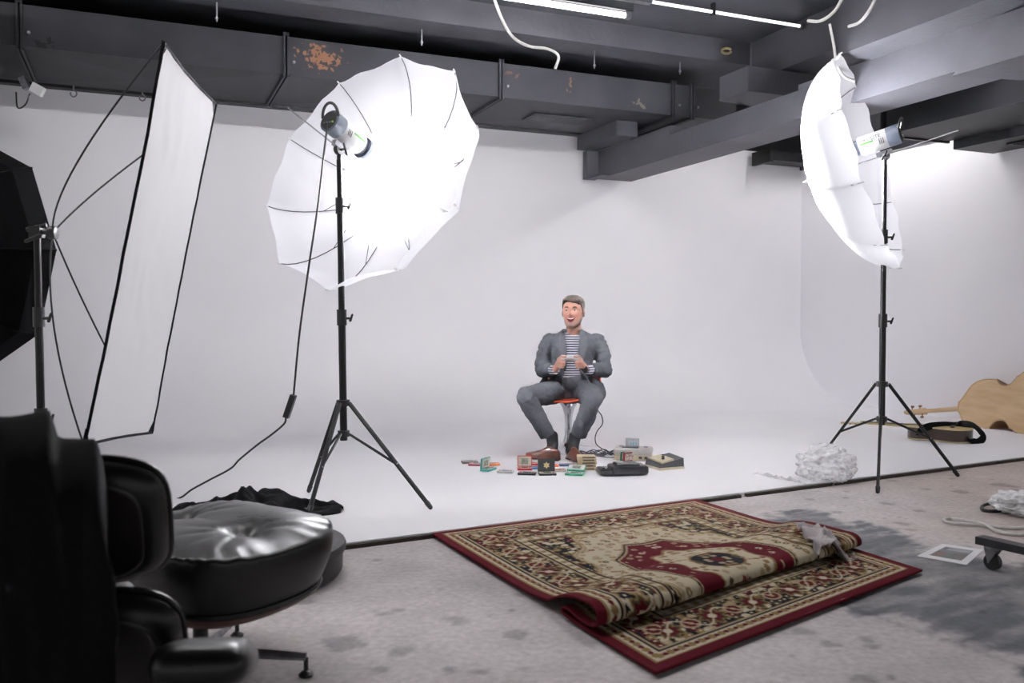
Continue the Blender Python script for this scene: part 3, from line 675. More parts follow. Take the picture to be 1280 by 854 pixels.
def rug_cols():
    tt, ss = np.meshgrid(np.linspace(0, W_, NT + 1), np.linspace(0, L_, NS + 1), indexing='ij')
    tt, ss = tt.ravel(), ss.ravel(); x = np.abs(tt - W_ / 2); y = np.abs(ss - L_ / 2)
    ex, ey = W_ / 2 - x, L_ / 2 - y; e = np.minimum(ex, ey); q = np.where(ex < ey, y, x)
    rg = np.random.RandomState(5)
    C = {k: np.array(lin(v)) for k, v in dict(cream=(178, 167, 145), beige=(150, 133, 106), gold=(126, 103, 68), red=(84, 16, 28), navy=(22, 23, 32), green=(68, 64, 42), rose=(112, 50, 48)).items()}
    def worley(sz, pal, w, seed, sym=True):
        r = np.random.RandomState(seed); gx_, gy_ = (x, y) if sym else (tt, ss)
        ix, iy = np.floor(gx_ / sz).astype(int), np.floor(gy_ / sz).astype(int)
        J = r.rand(300, 300, 2); K = r.choice(len(pal), (300, 300), p=np.array(w) / sum(w))
        best = np.full(len(x), 9.); sec = best.copy(); kb = np.zeros(len(x), int)
        for a in (-1, 0, 1):
            for b in (-1, 0, 1):
                jx, jy = ix + a, iy + b; cx = (jx + .15 + .7 * J[jx, jy, 0]) * sz; cy = (jy + .15 + .7 * J[jx, jy, 1]) * sz
                d = np.hypot(gx_ - cx, gy_ - cy) / sz; nb = d < best
                sec = np.where(nb, best, np.minimum(sec, d)); kb = np.where(nb, K[jx, jy], kb); best = np.where(nb, d, best)
        return np.array([C[p] for p in pal])[kb], best, sec
    col = np.tile(C['cream'], (len(x), 1))
    def put(mask, c): col[mask] = C[c] if isinstance(c, str) else c[mask]
    # field: cream ground with gold and beige sprays
    wc, wd, ws = worley(.042, ['gold', 'beige', 'cream', 'green', 'rose'], [4, 4, 4, 1, .6], 1)
    put((wd < .36) & (wd > .13), wc); put(wd < .10, 'cream')
    # corner spandrels and ring
    th = np.arctan2(y / .62, x / .40); rr = np.hypot(x / .40, y / .74) * (1 + .05 * np.cos(th * 14))
    wc2, wd2, _ = worley(.036, ['gold', 'navy', 'red', 'cream', 'green', 'beige'], [3, 5, 3, 2.4, 3, 3], 2)
    sp = rr > 1.16; put(sp, 'navy'); put(sp & (wd2 < .50), wc2); put(sp & (wd2 < .12), 'cream')
    put((rr > 1.10) & (rr < 1.13), 'beige'); put((rr > 1.14) & (rr < 1.16), 'gold')
    # medallion
    th2 = np.arctan2(y / .5, x / .3); mr = np.hypot(x / .315, y / .50) * (1 + .085 * np.abs(np.sin(th2 * 5)) - .05)
    put((mr < 1.10) & (mr > 1.02), 'beige'); put((mr < 1.075) & (mr > 1.05), 'navy')
    put(mr < 1.02, 'red')
    wc3, wd3, _ = worley(.05, ['cream', 'red', 'beige'], [2, 2.2, 1.5], 3); put((mr < .98) & (mr > .80) & (wd3 < .30), wc3); put((mr < .98) & (mr > .80) & (wd3 < .1), 'red')
    ir = np.hypot(x / .19, y / .33) * (1 + .06 * np.cos(th2 * 10)); put(ir < 1.06, 'gold'); put(ir < 1.0, 'cream'); put((ir < 1.0) & (wd < .34), wc)
    cr = np.hypot(x, y); put(cr < .12, 'gold'); put(cr < .11, 'navy'); put((cr < .11) & (wd2 < .4), wc2); put(cr < .03, 'red')
    # borders
    def band(a, b, c): put((e >= a) & (e < b), c)
    band(0, .36, 'cream')
    put((e >= .05) & (e < .10) & (((q / .05) % 1 - .5) ** 2 + ((e - .075) / .05) ** 2 < .10), 'gold'); put((e >= .05) & (e < .10) & (((q / .05 + .5) % 1 - .5) ** 2 + ((e - .075) / .05) ** 2 < .05), 'red')
    band(.10, .108, 'navy'); band(.108, .12, 'beige')
    band(.12, .285, 'navy')
    bm_ = (e >= .12) & (e < .285); put(bm_ & (wd2 < .56), wc2); put(bm_ & (wd2 < .15), 'cream')
    d = np.hypot((q / .23 % 1 - .5) * .23, e - .2); d2 = np.hypot(((q / .23 + .5) % 1 - .5) * .23, e - .2)
    pet = 1 + .18 * np.cos(8 * np.arctan2((q / .23 % 1 - .5) * .23, e - .2))
    put(bm_ & (d < .062 * pet), 'gold'); put(bm_ & (d < .052 * pet), 'green'); put(bm_ & (d < .040 * pet), 'red'); put(bm_ & (d < .018), 'cream')
    put(bm_ & (d2 < .042), 'beige'); put(bm_ & (d2 < .03), 'red'); put(bm_ & (d2 < .012), 'gold')
    put(bm_ & (np.abs(e - .2 - .05 * np.sin(q / .23 * 2 * np.pi)) < .005), 'cream')
    band(.285, .297, 'beige'); band(.297, .305, 'navy')
    put((e >= .305) & (e < .345) & ((((q / .06) % 1) < .55)), 'beige'); put((e >= .318) & (e < .332) & (((q / .06) % 1) < .4), 'gold')
    band(.345, .352, 'navy'); band(.352, .36, 'gold')
    put(e < .043, 'red'); band(.043, .05, 'gold')
    return np.clip(col * (1 + .10 * (rg.rand(len(x), 1) - .5)), .004, .9)
setcol(me, rug_cols())
M_rug = attrmat('rug_pile', .95, bump=(420, .5, .003), spec=.12)
rug = tag(obj('patterned_rug', me, M_rug, recalc=False, angle=180), 'burgundy and cream patterned rug with a rolled fold across it', 'rug')
sm = rug.modifiers.new('thickness', 'SOLIDIFY'); sm.thickness = .008; sm.offset = -1
# pale cloth lying over the right end of the fold
M_rag = mat('pale_cloth', (196, 190, 190), .9, var=(9, (150, 142, 144)), bump=(60, .4, .004))
c0, c1 = G(1005, 672, .10), G(1072, 697, .02)
dirc = (c1 - c0); dirc.z = 0; Lc = dirc.length; dirc.normalize(); pc = Vector((-dirc.y, dirc.x, 0))
def ragf(i, j):
    w = (.16 + .05 * math.sin(i * 5 + 1)) * (1 - .45 * i)
    p = c0 + dirc * (Lc * i) + pc * ((j - .5) * 2 * w)
    zz = .128 if i < .45 else .128 - .118 * min(1, (i - .45) / .35)
    n = fbm((i * 5, j * 4, 7), 4); zz += .022 * n + .014 * math.sin(j * 14 + 3 * n + i * 3) - .05 * max(0, abs(j - .5) * 2 - .55)
    p.z = max(zz, .016 + .004 * abs(n)); return p + pc * (.02 * fbm((i * 4, j * 3, 2), 3)) + dirc * .025 * fbm((j * 5, i * 2, 5), 3)
o = grid(ragf, 46, 36).build('cloth_rag', M_rag, angle=180); tag(o, 'crumpled pale cloth lying over the far end of the rug fold', 'cloth')
o.modifiers.new('thickness', 'SOLIDIFY').thickness = .004

# ------------------------------------------------------------------ lounge chair (seen from behind) and ottoman
def pad_rings(w, h, d, M, seg=48, edge=.5, puff=.35, nr=9):
    """soft cushion: rounded rectangle w x h, thickness d along local z"""
    rings = []
    for k in range(nr):
        a = -math.pi / 2 + math.pi * k / (nr - 1); s = (1 - edge * .0) ; ins = (1 - math.cos(a)) * d * edge
        z = math.sin(a) * d / 2; ring = []
        for q in range(seg):
            t = 2 * math.pi * q / seg; c, s_ = math.cos(t), math.sin(t); e = 2 / 4.2
            x = math.copysign(abs(c) ** e, c) * (w / 2 - ins); y = math.copysign(abs(s_) ** e, s_) * (h / 2 - ins)
            ring.append(M @ Vector((x, y, z)))
        rings.append(ring)
    ctr = M @ Vector((0, 0, d / 2 * (1 + puff))); ctr0 = M @ Vector((0, 0, -d / 2))
    for f in (.75, .5, .25, .06): rings.append([ctr.lerp(p, f) + (M.to_3x3() @ Vector((0, 0, 1))) * 0 for p in rings[nr - 1]])
    return rings
chair = thing('lounge_chair', 'black leather lounge chair seen from behind at the left foreground', 'chair', Vector((-1.02, 1.95, 0)))
fw = Vector((-.20, .98, 0)).normalized(); rt = Vector((fw.y, -fw.x, 0))
M_shadewood = mat('shaded_rosewood_ply', (24, 16, 14), .4, var=(14, (16, 11, 10)), scale=(1, 9, 9))  # same rosewood, with the shade on the chair back put into its colour
def cushion(name, ctr, w, h, d, tilt, mname=M_leather):
    zl = (fw * math.cos(tilt) + Vector((0, 0, 1)) * math.sin(tilt)).normalized()      # faces the sitter
    M = frame(ctr, rt, z=zl)
    o = MB().loft(pad_rings(w, h, d, M)).build(name, M_leather, chair, angle=180)
    # plywood shell behind the pad and the welt around its rim
    ring = pad_rings(w, h, d, M)
    Ms = frame(ctr - zl * (d * .40), rt, z=zl)
    MB().loft(pad_rings(w * .86, h * .80, .022, Ms, puff=-.9)).build(name + '_shell', M_shadewood, chair, angle=60)
    MB().tube(ring[4] + ring[4][:1], .006, 6).build('welt', M_leather, chair)
    return o
hr = D(28, 655, 1.70); cushion('headrest', hr, .545, .285, .10, .32)
lb = D(50, 828, 1.66); cushion('lumbar_cushion', lb, .53, .30, .10, .26)
M = frame(Vector((-1.16, 2.04, .30)), rt, z=Vector((0, 0, 1)) - fw * .2)
MB().loft(pad_rings(.52, .50, .12, M)).build('seat', M_leather, chair, angle=180)
MB().loft(pad_rings(.50, .48, .05, frame(Vector((-1.16, 2.04, .225)), rt, z=Vector((0, 0, 1)) - fw * .2), puff=0)).build('seat_shell', M_wood, chair, angle=60)
for sx, ctr in ((1, D(258, 828, 1.56)), (-1, Vector((-1.52, 1.75, .47)))):
    M = frame(ctr, (rt + Vector((0, 0, -.05))).normalized(), z=Vector((0, 0, 1)) + fw * .30)
    MB().loft(pad_rings(.175, .26, .075, M, edge=.45, puff=.15)).build('armrest', M_leather, chair, angle=180)
    M2 = frame(ctr - Vector((0, 0, .045)), rt, z=Vector((0, 0, 1)) + fw * .30)
    MB().loft(pad_rings(.13, .22, .014, M2, puff=0)).build('armrest_shell', M_wood, chair, angle=60)
cb = Vector((-1.10, 2.02, 0))
MB().cyl(cb + Vector((0, 0, .08)), cb + Vector((0, 0, .20)), .025, 14).build('column', M_black, chair)
for k in range(5):
    a = k * 2 * math.pi / 5 + 1.2; e = cb + Vector((.30 * math.cos(a), .30 * math.sin(a), .045))
    MB().tube([cb + Vector((0, 0, .09)), e], [(.024, .014), (.015, .010)], 8).build('leg', M_chrome, chair)
    MB().lathe([(.018, 0), (.018, .012), (.008, .014), (.008, .04)], (e.x, e.y, 0), seg=12).build('glide', M_plast, chair)
# black garment hanging over the chair back
def drape(i, j):
    # i across (left-right), j from far side over the top to the near hem
    x = -120 + 252 * i
    lump = 14 * math.sin(i * 3.1 + .5) + (22 * math.exp(-((i - .52) / .13) ** 2)) + (6 if i > .72 else 0)
    topy = 512 + (30 if i > .72 else 0) * min(1, (i - .72) / .05 if i > .72 else 0) + 8 * abs(math.sin(i * 9)) + (60 * max(0, (i - .93) / .07) ** 2)
    if j < .3:
        t = j / .3; y = topy + 120 * (1 - t) ** 2; Yd = 1.78 - .16 * t
    else:
        t = (j - .3) / .7; y = topy + 420 * t ** 1.15; Yd = 1.62 - .13 * math.sin(min(t * 3, 1) * math.pi / 2)
    xx = x + (16 * t if j >= .3 and i > .9 else 0)
    p = D(xx, y, Yd); n = fbm((i * 4, j * 2.5, 3), 2)
    return p + Vector((0, -.03 * n - .010 * math.sin(i * 16 + n * 3) * j, .0))
o = grid(drape, 60, 50).build('draped_jacket', M_fabblack, angle=180); tag(o, 'black soft garment draped over the back of the lounge chair', 'jacket')
o.modifiers.new('thickness', 'SOLIDIFY').thickness = .012

# ottoman
oc_ = Vector((-.93, 2.70, 0)); of = Vector((.57, .82, 0)).normalized(); orr = Vector((of.y, -of.x, 0))
ott = thing('ottoman', 'black buttoned leather ottoman with a curved wooden shell', 'ottoman', oc_)
tz = (Vector((0, 0, 1)) - of * .02 - orr * .02).normalized()
Mo = frame(oc_ + Vector((0, 0, .325)), orr, z=tz); Mi = Mo.to_3x3()
btn = [Vector((.155, 0)), Vector((-.155, 0))]
NU, NV = 120, 44; rings = []
def ott_pt(t, k):
    """t angle round, k 0 bottom rim .. 1 top centre"""
    c, s_ = math.cos(t), math.sin(t); e = 2 / 3.6
    ux, uy = math.copysign(abs(c) ** e, c), math.copysign(abs(s_) ** e, s_)
    if k < .45:
        a = k / .45; sc = .90 + .13 * math.sin(a * 1.9) ; z = -.105 + .165 * a
    else:
        a = (k - .45) / .55; r = math.cos(a * math.pi / 2); sc = 1.023 * max(r, .002) ** .62 * (1) ; z = .06 + .052 * math.sin(a * math.pi / 2) ** .8
        sc = 1.023 * (1 - a) ** .75
        z = .06 + .062 * (1 - (1 - a) ** 2.2)
    x, y = ux * .335 * sc, uy * .285 * sc
    z += .085 * (y / .28) ** 2 * .35 + .05 * (x / .33) ** 2 * (.2)      # ends sweep upward like the shell
    for b in btn:
        d = math.hypot(x - b.x, y - b.y); an = math.atan2(y - b.y, x - b.x)
        if k > .42: z -= .040 * math.exp(-(d / .045) ** 2) + .010 * math.exp(-(d / .13) ** 2)
        fold = abs(math.sin(an * 4.5 + 1.3 * math.sin(an * 2 + b.x * 20))) ** .5
        if k > .3: z -= .0075 * (1 - fold) * math.exp(-((d - .09) / .085) ** 2)
    w = math.exp(-((k - .42) / .15) ** 2)
    z += .005 * w * math.sin(t * 31 + 2 * math.sin(t * 7)) * (.5 + .5 * fbm((c * 3, s_ * 3, 1), 2))
    return Mo @ Vector((x, y, z))
rings = [[ott_pt(2 * math.pi * q / NU, k / NV) for q in range(NU)] for k in range(NV + 1)]
MB().loft(rings).build('cushion', M_leather, ott, angle=180)
MB().tube(rings[0] + rings[0][:1], .011, 8).build('welt', M_leather, ott)
for b in btn: MB().ell(Mo @ Vector((b.x, b.y, .078)), (.013, .013, .006), Mi, 12, 6).build('button', M_leather, ott)
sh = []
for sc, dz in ((.97, -.088), (.985, -.100), (.97, -.112), (.88, -.130), (.70, -.148), (.45, -.158), (.1, -.16)):
    ring = []
    for q in range(72):
        t = 2 * math.pi * q / 72; c, s_ = math.cos(t), math.sin(t); e = 2 / 3.6
        x, y = math.copysign(abs(c) ** e, c) * .312 * sc, math.copysign(abs(s_) ** e, s_) * .268 * sc
        ring.append(Mo @ Vector((x, y, dz - .008 + .03 * (y / .28) ** 2 + .01 * (x / .33) ** 2)))
    sh.append(ring)
MB().loft(sh).build('shell', M_wood, ott, angle=60)
colx = Vector((-.925, 2.59, 0))
MB().cyl(colx + Vector((0, 0, .05)), colx + Vector((0, 0, .17)), .022, 14).build('column', M_black, ott)
la = -.03
for k in range(4):
    a = la + k * math.pi / 2; e = colx + Vector((.315 * math.cos(a), .315 * math.sin(a), .058))
    MB().tube([colx + Vector((0, 0, .075)), e], [(.020, .013), (.013, .009)], 8).build('leg', M_steel, ott)
    MB().lathe([(.020, 0), (.022, .006), (.012, .016), (.007, .018), (.007, .055)], (e.x, e.y, 0), seg=14).build('glide', M_plast, ott)
# low round case behind the ottoman
dc = Vector((-1.06, 3.58, 0)); dr_ = thing('round_case', 'low round black case on the concrete behind the ottoman', 'case', dc)
MB().lathe([(.32, 0), (.345, .006), (.36, .03), (.362, .09), (.36, .105)], dc, seg=48).build('body', M_plast, dr_)
MB().lathe([(.372, .1055), (.375, .125), (.37, .138), (.34, .146), (.05, .148)], dc, seg=48).build('lid', mat('worn_black_board', (34, 34, 37), .6, var=(20, (48, 48, 52)), bump=(80, .3, .002)), dr_)
lp = G(398, 722, .10) ; v = (D(397, 721, 3.2) - dc); v.z = 0; an = -52
p = dc + Vector((math.cos(math.radians(an)), math.sin(math.radians(an)), 0)) * .3635 + Vector((0, 0, .065))
MB().box(p, (.004, .042, .03), rz(an)).build('sticker', mat('paper_label', (190, 188, 180), .7, var=(60, (120, 118, 112))), dr_, smooth=False)

# ------------------------------------------------------------------ crumpled things
def heap(name, pts, hw, hgt, m, label, cat, seed, base_z, nl=90, nw=34, rough=1.0):
    path = cat_pts(pts, 12); path = [Vector((p.x, p.y, 0)) for p in path]
    def fn(i, j):
        k = i * (len(path) - 1); a = int(min(k, len(path) - 2)); p = path[a].lerp(path[a + 1], k - a); t = (path[a + 1] - path[a]).normalized(); s = Vector((-t.y, t.x, 0))
        env = (math.sin(math.pi * min(max(i, .004), .996)) ** .35); w = hw * env * (1 + .35 * fbm((i * 7, seed, 0), 2))
        jj = (j - .5) * 2; dome = max(0, 1 - abs(jj) ** 2.4)
        n = fbm((i * 7, jj * 1.3, seed), 2); n2 = abs(noise.noise(Vector((i * 11 + jj * 1.5, jj * 1.1, seed + 3))))
        q = p + s * (jj * w) + t * (.02 * n)
        q.z = base_z + .003 + dome ** .8 * env * hgt * max(.25, .75 + .6 * n * rough - .5 * n2 + .3 * math.sin(i * 11 + seed)); return q
    o = grid(fn, nl, nw).build(name, m, angle=180); tag(o, label, cat); o.modifiers.new('thickness', 'SOLIDIFY').thickness = .003; return o
heap('cloth_heap', [G(200, 655, ZP), G(250, 648, ZP), G(310, 645, ZP), G(370, 640, ZP), G(428, 640, ZP)], .17, .125, M_fabblack, 'bunched black cloth heap on the white floor behind the ottoman', 'cloth', 2, ZP)
def plastic(name, col, tr):
    m = bpy.data.materials.new(name); m.use_nodes = True; nt = m.node_tree; N = nt.nodes; L = nt.links; p = N['Principled BSDF']
    p.inputs['Base Color'].default_value = (*lin(col), 1); p.inputs['Roughness'].default_value = .25; p.inputs['Specular IOR Level'].default_value = .8
    t = N.new('ShaderNodeBsdfTransparent'); x = N.new('ShaderNodeMixShader')
    n = N.new('ShaderNodeTexNoise'); n.inputs['Scale'].default_value = 9; n.inputs['Detail'].default_value = 4; r = N.new('ShaderNodeMapRange'); r.inputs['From Min'].default_value = .35; r.inputs['From Max'].default_value = .65; r.inputs['To Min'].default_value = tr[0]; r.inputs['To Max'].default_value = tr[1]
    b = N.new('ShaderNodeBump'); b.inputs['Strength'].default_value = .45; b.inputs['Distance'].default_value = .02; L.new(n.outputs['Fac'], b.inputs['Height']); L.new(b.outputs[0], p.inputs['Normal'])
    L.new(n.outputs['Fac'], r.inputs['Value']); L.new(r.outputs[0], x.inputs[0]); L.new(p.outputs[0], x.inputs[2]); L.new(t.outputs[0], x.inputs[1]); L.new(x.outputs[0], N['Material Output'].inputs[0]); return m
M_bag = plastic('clear_film', (250, 250, 252), (.26, .60)); M_bag2 = plastic('milky_film', (222, 222, 224), (.7, .98))
def crumple(name, ctr, r, R, m, label, seed, cat='plastic bag'):
    bm = bmesh.new(); bmesh.ops.create_icosphere(bm, subdivisions=5, radius=1)
    for v in bm.verts:
        d = v.co.normalized(); n = noise.fractal(d * 2.1 + Vector((seed, 0, 0)), 1, 2, 3); c = noise.cell_vector(d * 5 + Vector((seed, 1, 2))); cr = abs(noise.noise(d * 2.6 + Vector((0, seed, 0)))) + .45 * abs(noise.noise(d * 5.5 + Vector((0, seed, 4)))) 
        k = 1.05 + .22 * n - .36 * cr; v.co = Vector((d.x * r[0], d.y * r[1], d.z * r[2])) * k
    me = bpy.data.meshes.new(name); bm.to_mesh(me); bm.free()
    for v in me.vertices:
        v.co = (R @ v.co if R else v.co) + Vector(ctr); v.co.z = max(v.co.z, .003)
    return tag(obj(name, me, m, angle=180), label, cat)
cB = G(1036, 606, .0)
crumple('plastic_bag', (cB.x, cB.y + .06, .11), (.20, .15, .135), rz(10), M_bag, 'crumpled clear plastic bag on the wooden floor edge', 3)
def film(i, j):
    p = G(955, 596, ZP).lerp(G(1010, 606, ZP), i) + (ED.cross(Vector((0, 0, 1)))) * ((.5 - j) * .22)
    p.z = ZP + .004 + .035 * abs(fbm((i * 5, j * 4, 8), 4)) * math.sin(math.pi * min(i * 1.2 + .05, 1)); return p
tag(grid(film, 40, 24).build('plastic_film', M_bag, angle=180), 'flat trailing sheet of clear film beside the plastic bag', 'plastic film')
cB = G(1288, 646, .0)
crumple('plastic_bag', (cB.x, cB.y + .05, .058), (.16, .13, .075), rz(-12), M_bag2, 'white crumpled plastic bag at the right edge', 8)
cable('cable_loop', [G(1262, 634, .01), G(1240, 630, .02), G(1228, 633, .01), G(1230, 638, .01), G(1246, 639, .01), G(1264, 637, .01)], .009, M_cable, 'short loop of black cable beside the white plastic bag')
cable('floor_cable', [G(1296, 655, .01), G(1275, 660, .01), G(1250, 659, .01), G(1225, 656, .012), G(1200, 655, .012), G(1184, 653, .012), G(1180, 650, .012), G(1188, 648, .012), G(1206, 651, .02), G(1230, 655, .02), G(1246, 664, .012), G(1268, 668, .01), G(1300, 667, .01)], .008, M_wcable, 'white cable lying in a flat loop on the concrete at the right')
# photo print on the floor
pq = [G(1146, 696, .0), G(1178, 680.5, .0), G(1230, 688, .0), G(1208, 707, .0)]
pr_ = thing('photo_print', 'white bordered photo print lying on the dark concrete', 'print', sum(pq, Vector()) / 4)
def sheet(q, z0, z1, s):
    c = sum(q, Vector()) / 4; k = [c.lerp(p, s) for p in q]
    return MB().add([p + Vector((0, 0, z)) for z in (z0, z1) for p in k], [(3, 2, 1, 0), (4, 5, 6, 7), (0, 1, 5, 4), (1, 2, 6, 5), (2, 3, 7, 6), (3, 0, 4, 7)])
sheet(pq, .001, .003, 1).build('paper', mat('print_paper', (214, 214, 216), .5, var=(3, (206, 206, 209))), pr_, smooth=False)
sheet(pq, .0031, .0036, .66).build('picture', mat('print_image', (104, 106, 108), .4, var=(9, (56, 60, 64))), pr_, smooth=False)
def subq(q, u0, u1, v0, v1):
    f = lambda u, v: q[0].lerp(q[1], v).lerp(q[3].lerp(q[2], v), u); return [f(u0, v0), f(u0, v1), f(u1, v1), f(u1, v0)]
for (a, b, c, d, cc) in ((.2, .4, .2, .45, (120, 84, 78)), (.45, .6, .18, .4, (84, 104, 86)), (.3, .8, .62, .8, (150, 154, 158)), (.62, .8, .25, .5, (104, 90, 84))):
    sheet(subq(pq, a, b, c, d), .0037, .0040, 1).build('picture_detail', mat('print_tone_%d' % cc[0], cc, .4, var=(12, tuple(int(x * .8) for x in cc))), pr_, smooth=False)
# rolling dolly beam at the right edge
A_, B_ = G(1224, 679, .10), G(1330, 703, .10)
M_dol = mat('dolly_steel', (66, 66, 70), .45, metal=.5, var=(12, (52, 52, 55)))
dl = thing('rolling_dolly', 'dark steel dolly bar on a swivel caster at the right edge', 'dolly', Vector((A_.x, A_.y, 0)))
dd = (B_ - A_).normalized(); dn = Vector((-dd.y, dd.x, 0))
MB().prism([(-.0, -.03), (.9, -.03), (.9, .03), (0, .03)], .032, frame(A_ - Vector((0, 0, .0)), dd, z=(0, 0, 1))).build('bar', M_dol, dl, smooth=False)
MB().prism([(-.0, -.025), (.06, -.025), (.06, .6), (0, .6)], .03, frame(A_ + dd * .62, dd, z=(0, 0, 1))).build('cross_bar', M_dol, dl, smooth=False)
for k in (.06, .8):
    w = A_ + dd * k; w.z = .034
    MB().cyl(w - dn * .012, w + dn * .012, .034, 20).build('wheel', M_plast, dl)
    MB().add([w + dn * s * .017 + Vector((dd.x * x, dd.y * x, z)) for s in (-1, 1) for x, z in ((-.012, -.01), (.03, .055), (-.03, .055))], [(0, 1, 2), (5, 4, 3), (1, 4, 5, 2)]).box(w + Vector((0, 0, .06)), (.05, .05, .012)).build('caster_fork', M_steel, dl, smooth=False)

# ------------------------------------------------------------------ double bass leaning along the right wall
bs = -D2                                   # body axis: neck points away along the wall
j0 = D(1198, 508, 8.62)                    # neck joint
sl = .16; axb = (bs + Vector((0, 0, sl))).normalized()
wid = (Vector((0, 0, 1)) + D1 * .42); wid = (wid - axb * wid.dot(axb)).normalized(); nb = axb.cross(wid)
if nb.dot(-D1) < 0: nb = -nb               # back of the instrument faces the camera side
Mb = Matrix((axb, wid, nb)).transposed().to_4x4(); Mb.translation = j0
def outline(half): return [(x, y) for x, y in half] + [(x, -y) for x, y in half[::-1]]
c2 = lambda *p: [tuple(q)[:2] for q in cat_pts([(a, b, 0) for a, b in p], 6)]
half = [(0, .02)] + c2((0, .045), (.03, .075), (.07, .14), (.11, .203), (.17, .243), (.25, .257), (.33, .252), (.375, .244)) + [(.388, .250)] \
    + c2((.392, .232), (.43, .19), (.485, .172), (.54, .186), (.585, .235)) + [(.595, .255)] \
    + c2((.62, .264), (.69, .315), (.78, .335), (.87, .31), (.935, .22), (.965, .10), (.97, .01))
ol = outline(half)
M_maple = mat('pale_maple', (208, 180, 142), .45, var=(3.5, (194, 163, 122)), scale=(1, 1, 5))
M_rim = mat('maple_rib', (150, 112, 76), .45, var=(6, (122, 88, 58)))
bass = thing('double_bass', 'pale wooden double bass lying on its side against the right wall', 'double bass', Vector((j0.x, j0.y, ZP)))
def scaled(poly, s): 
    return [(x + (.48 - x) * (1 - s), y * s) for x, y in poly]
MB().prism(ol, -.17, Mb @ Matrix.Translation((0, 0, -.004))).build('ribs', M_rim, bass, smooth=True, angle=50)
MB().prism(scaled(ol, 1.018), .008, Mb @ Matrix.Translation((0, 0, -.0035))).build('back_plate', M_maple, bass, smooth=False)
MB().prism(scaled(ol, 1.018), .008, Mb @ Matrix.Translation((0, 0, -.183))).build('top_plate', M_maple, bass, smooth=False)
MB().tube([Mb @ Vector((x, y, .0045)) for x, y in scaled(ol, .985) + scaled(ol, .985)[:1]], .0022, 5).build('purfling', M_rim, bass)
neck = MB().loft([[Mb @ Vector((x, y * math.cos(a) * 1.0, -.06 + z * math.sin(a))) for a in np.linspace(0, 2 * math.pi, 17)[:-1]] for x, y, z in ((.03, .05, .06), (-.015, .034, .04), (-.06, .024, .026), (-.42, .02, .022), (-.44, .026, .03))])
neck.build('neck', M_maple, bass)
MB().prism([(-.44, -.028), (-.44, .028), (-.66, .02), (-.66, -.02)], .05, Mb @ Matrix.Translation((0, 0, -.085))).build('pegbox', M_maple, bass, smooth=False)
MB().tube([Mb @ Vector((-.67 + .03 * (1 - k / 20) * math.cos(k * .6) - .01, 0, -.06 + .03 * (1 - k / 20) * math.sin(k * .6))) for k in range(18)], [.017] * 18, 8).build('scroll', M_maple, bass)
for k, x in enumerate((-.48, -.53, -.58, -.63)):
    s = 1 if k % 2 else -1
    MB().cyl(Mb @ Vector((x, s * .025, -.06)), Mb @ Vector((x, s * .06, -.06)), .006, 8).box(Mb @ Vector((x, s * .062, -.06)), (.03, .012, .02)).build('tuning_peg', M_rim, bass)
# ---- acoustic guitar lying flat with its strap
gc = G(1187, 553, ZP); gdir = Vector((-.85, .5, 0)).normalized()
gc = Vector((gc.x, gc.y + .17, ZP + .004)); Mg = frame(gc, gdir, z=(0, 0, 1))
gh = [tuple(p)[:2] for p in cat_pts([(-.25, .0, 0), (-.245, .08, 0), (-.20, .165, 0), (-.12, .195, 0), (-.04, .17, 0), (.04, .128, 0), (.09, .125, 0), (.16, .143, 0), (.215, .12, 0), (.245, .06, 0), (.25, 0, 0)], 5)]
gl = gh + [(x, -y) for x, y in gh[::-1][1:-1]]
gt = thing('acoustic_guitar', 'dark sided acoustic guitar lying flat on the white floor', 'guitar', gc)
M_rose = mat('dark_rosewood', (52, 36, 32), .3, var=(10, (36, 26, 24)), scale=(1, 1, 8)); M_spr = mat('spruce', (204, 178, 128), .35, var=(8, (190, 160, 108))); M_bind = mat('cream_binding', (206, 190, 140), .4, var=(8, (196, 180, 130)))
MB().prism(gl, .092, Mg @ Matrix.Translation((0, 0, .008))).build('sides', M_rose, gt, angle=50)
MB().prism([(x * 1.008, y * 1.01) for x, y in gl], .0075, Mg).build('back_binding', M_bind, gt, smooth=False)
MB().prism([(x * 1.008, y * 1.01) for x, y in gl], .007, Mg @ Matrix.Translation((0, 0, .1005))).build('top_binding', M_bind, gt, smooth=False)
MB().prism([(x * .985, y * .98) for x, y in gl], .002, Mg @ Matrix.Translation((0, 0, .1077))).build('top_plate', M_spr, gt, smooth=False)
MB().lathe([(.05, .1098), (.05, .1106)], gc + gdir * .08, seg=28).build('soundhole', M_plast, gt)
MB().box(Mg @ Vector((-.10, 0, .114)), (.03, .15, .008), Mg.to_3x3()).build('bridge', M_rose, gt, smooth=False)
MB().tube([Mg @ Vector((.22, 0, .098)), Mg @ Vector((.30, 0, .100)), Mg @ Vector((.60, 0, .105)), Mg @ Vector((.64, 0, .1))], [(.03, .02), (.02, .012), (.018, .010), (.022, .009)], 10).build('neck', M_bind, gt)
MB().box(Mg @ Vector((.36, 0, .114)), (.52, .044, .005), Mg.to_3x3()).build('fingerboard', M_rose, gt, smooth=False)
MB().prism([(.64, -.026), (.64, .026), (.80, .034), (.80, -.034)], .015, Mg @ Matrix.Translation((0, 0, .085))).build('headstock', M_spr, gt, smooth=False)
for k in range(6): s = 1 if k % 2 else -1; MB().capsule(Mg @ Vector((.67 + (k // 2) * .045, s * .032, .093)), Mg @ Vector((.67 + (k // 2) * .045, s * .055, .093)), .006, .009, 8).build('tuning_peg', M_steel, gt)
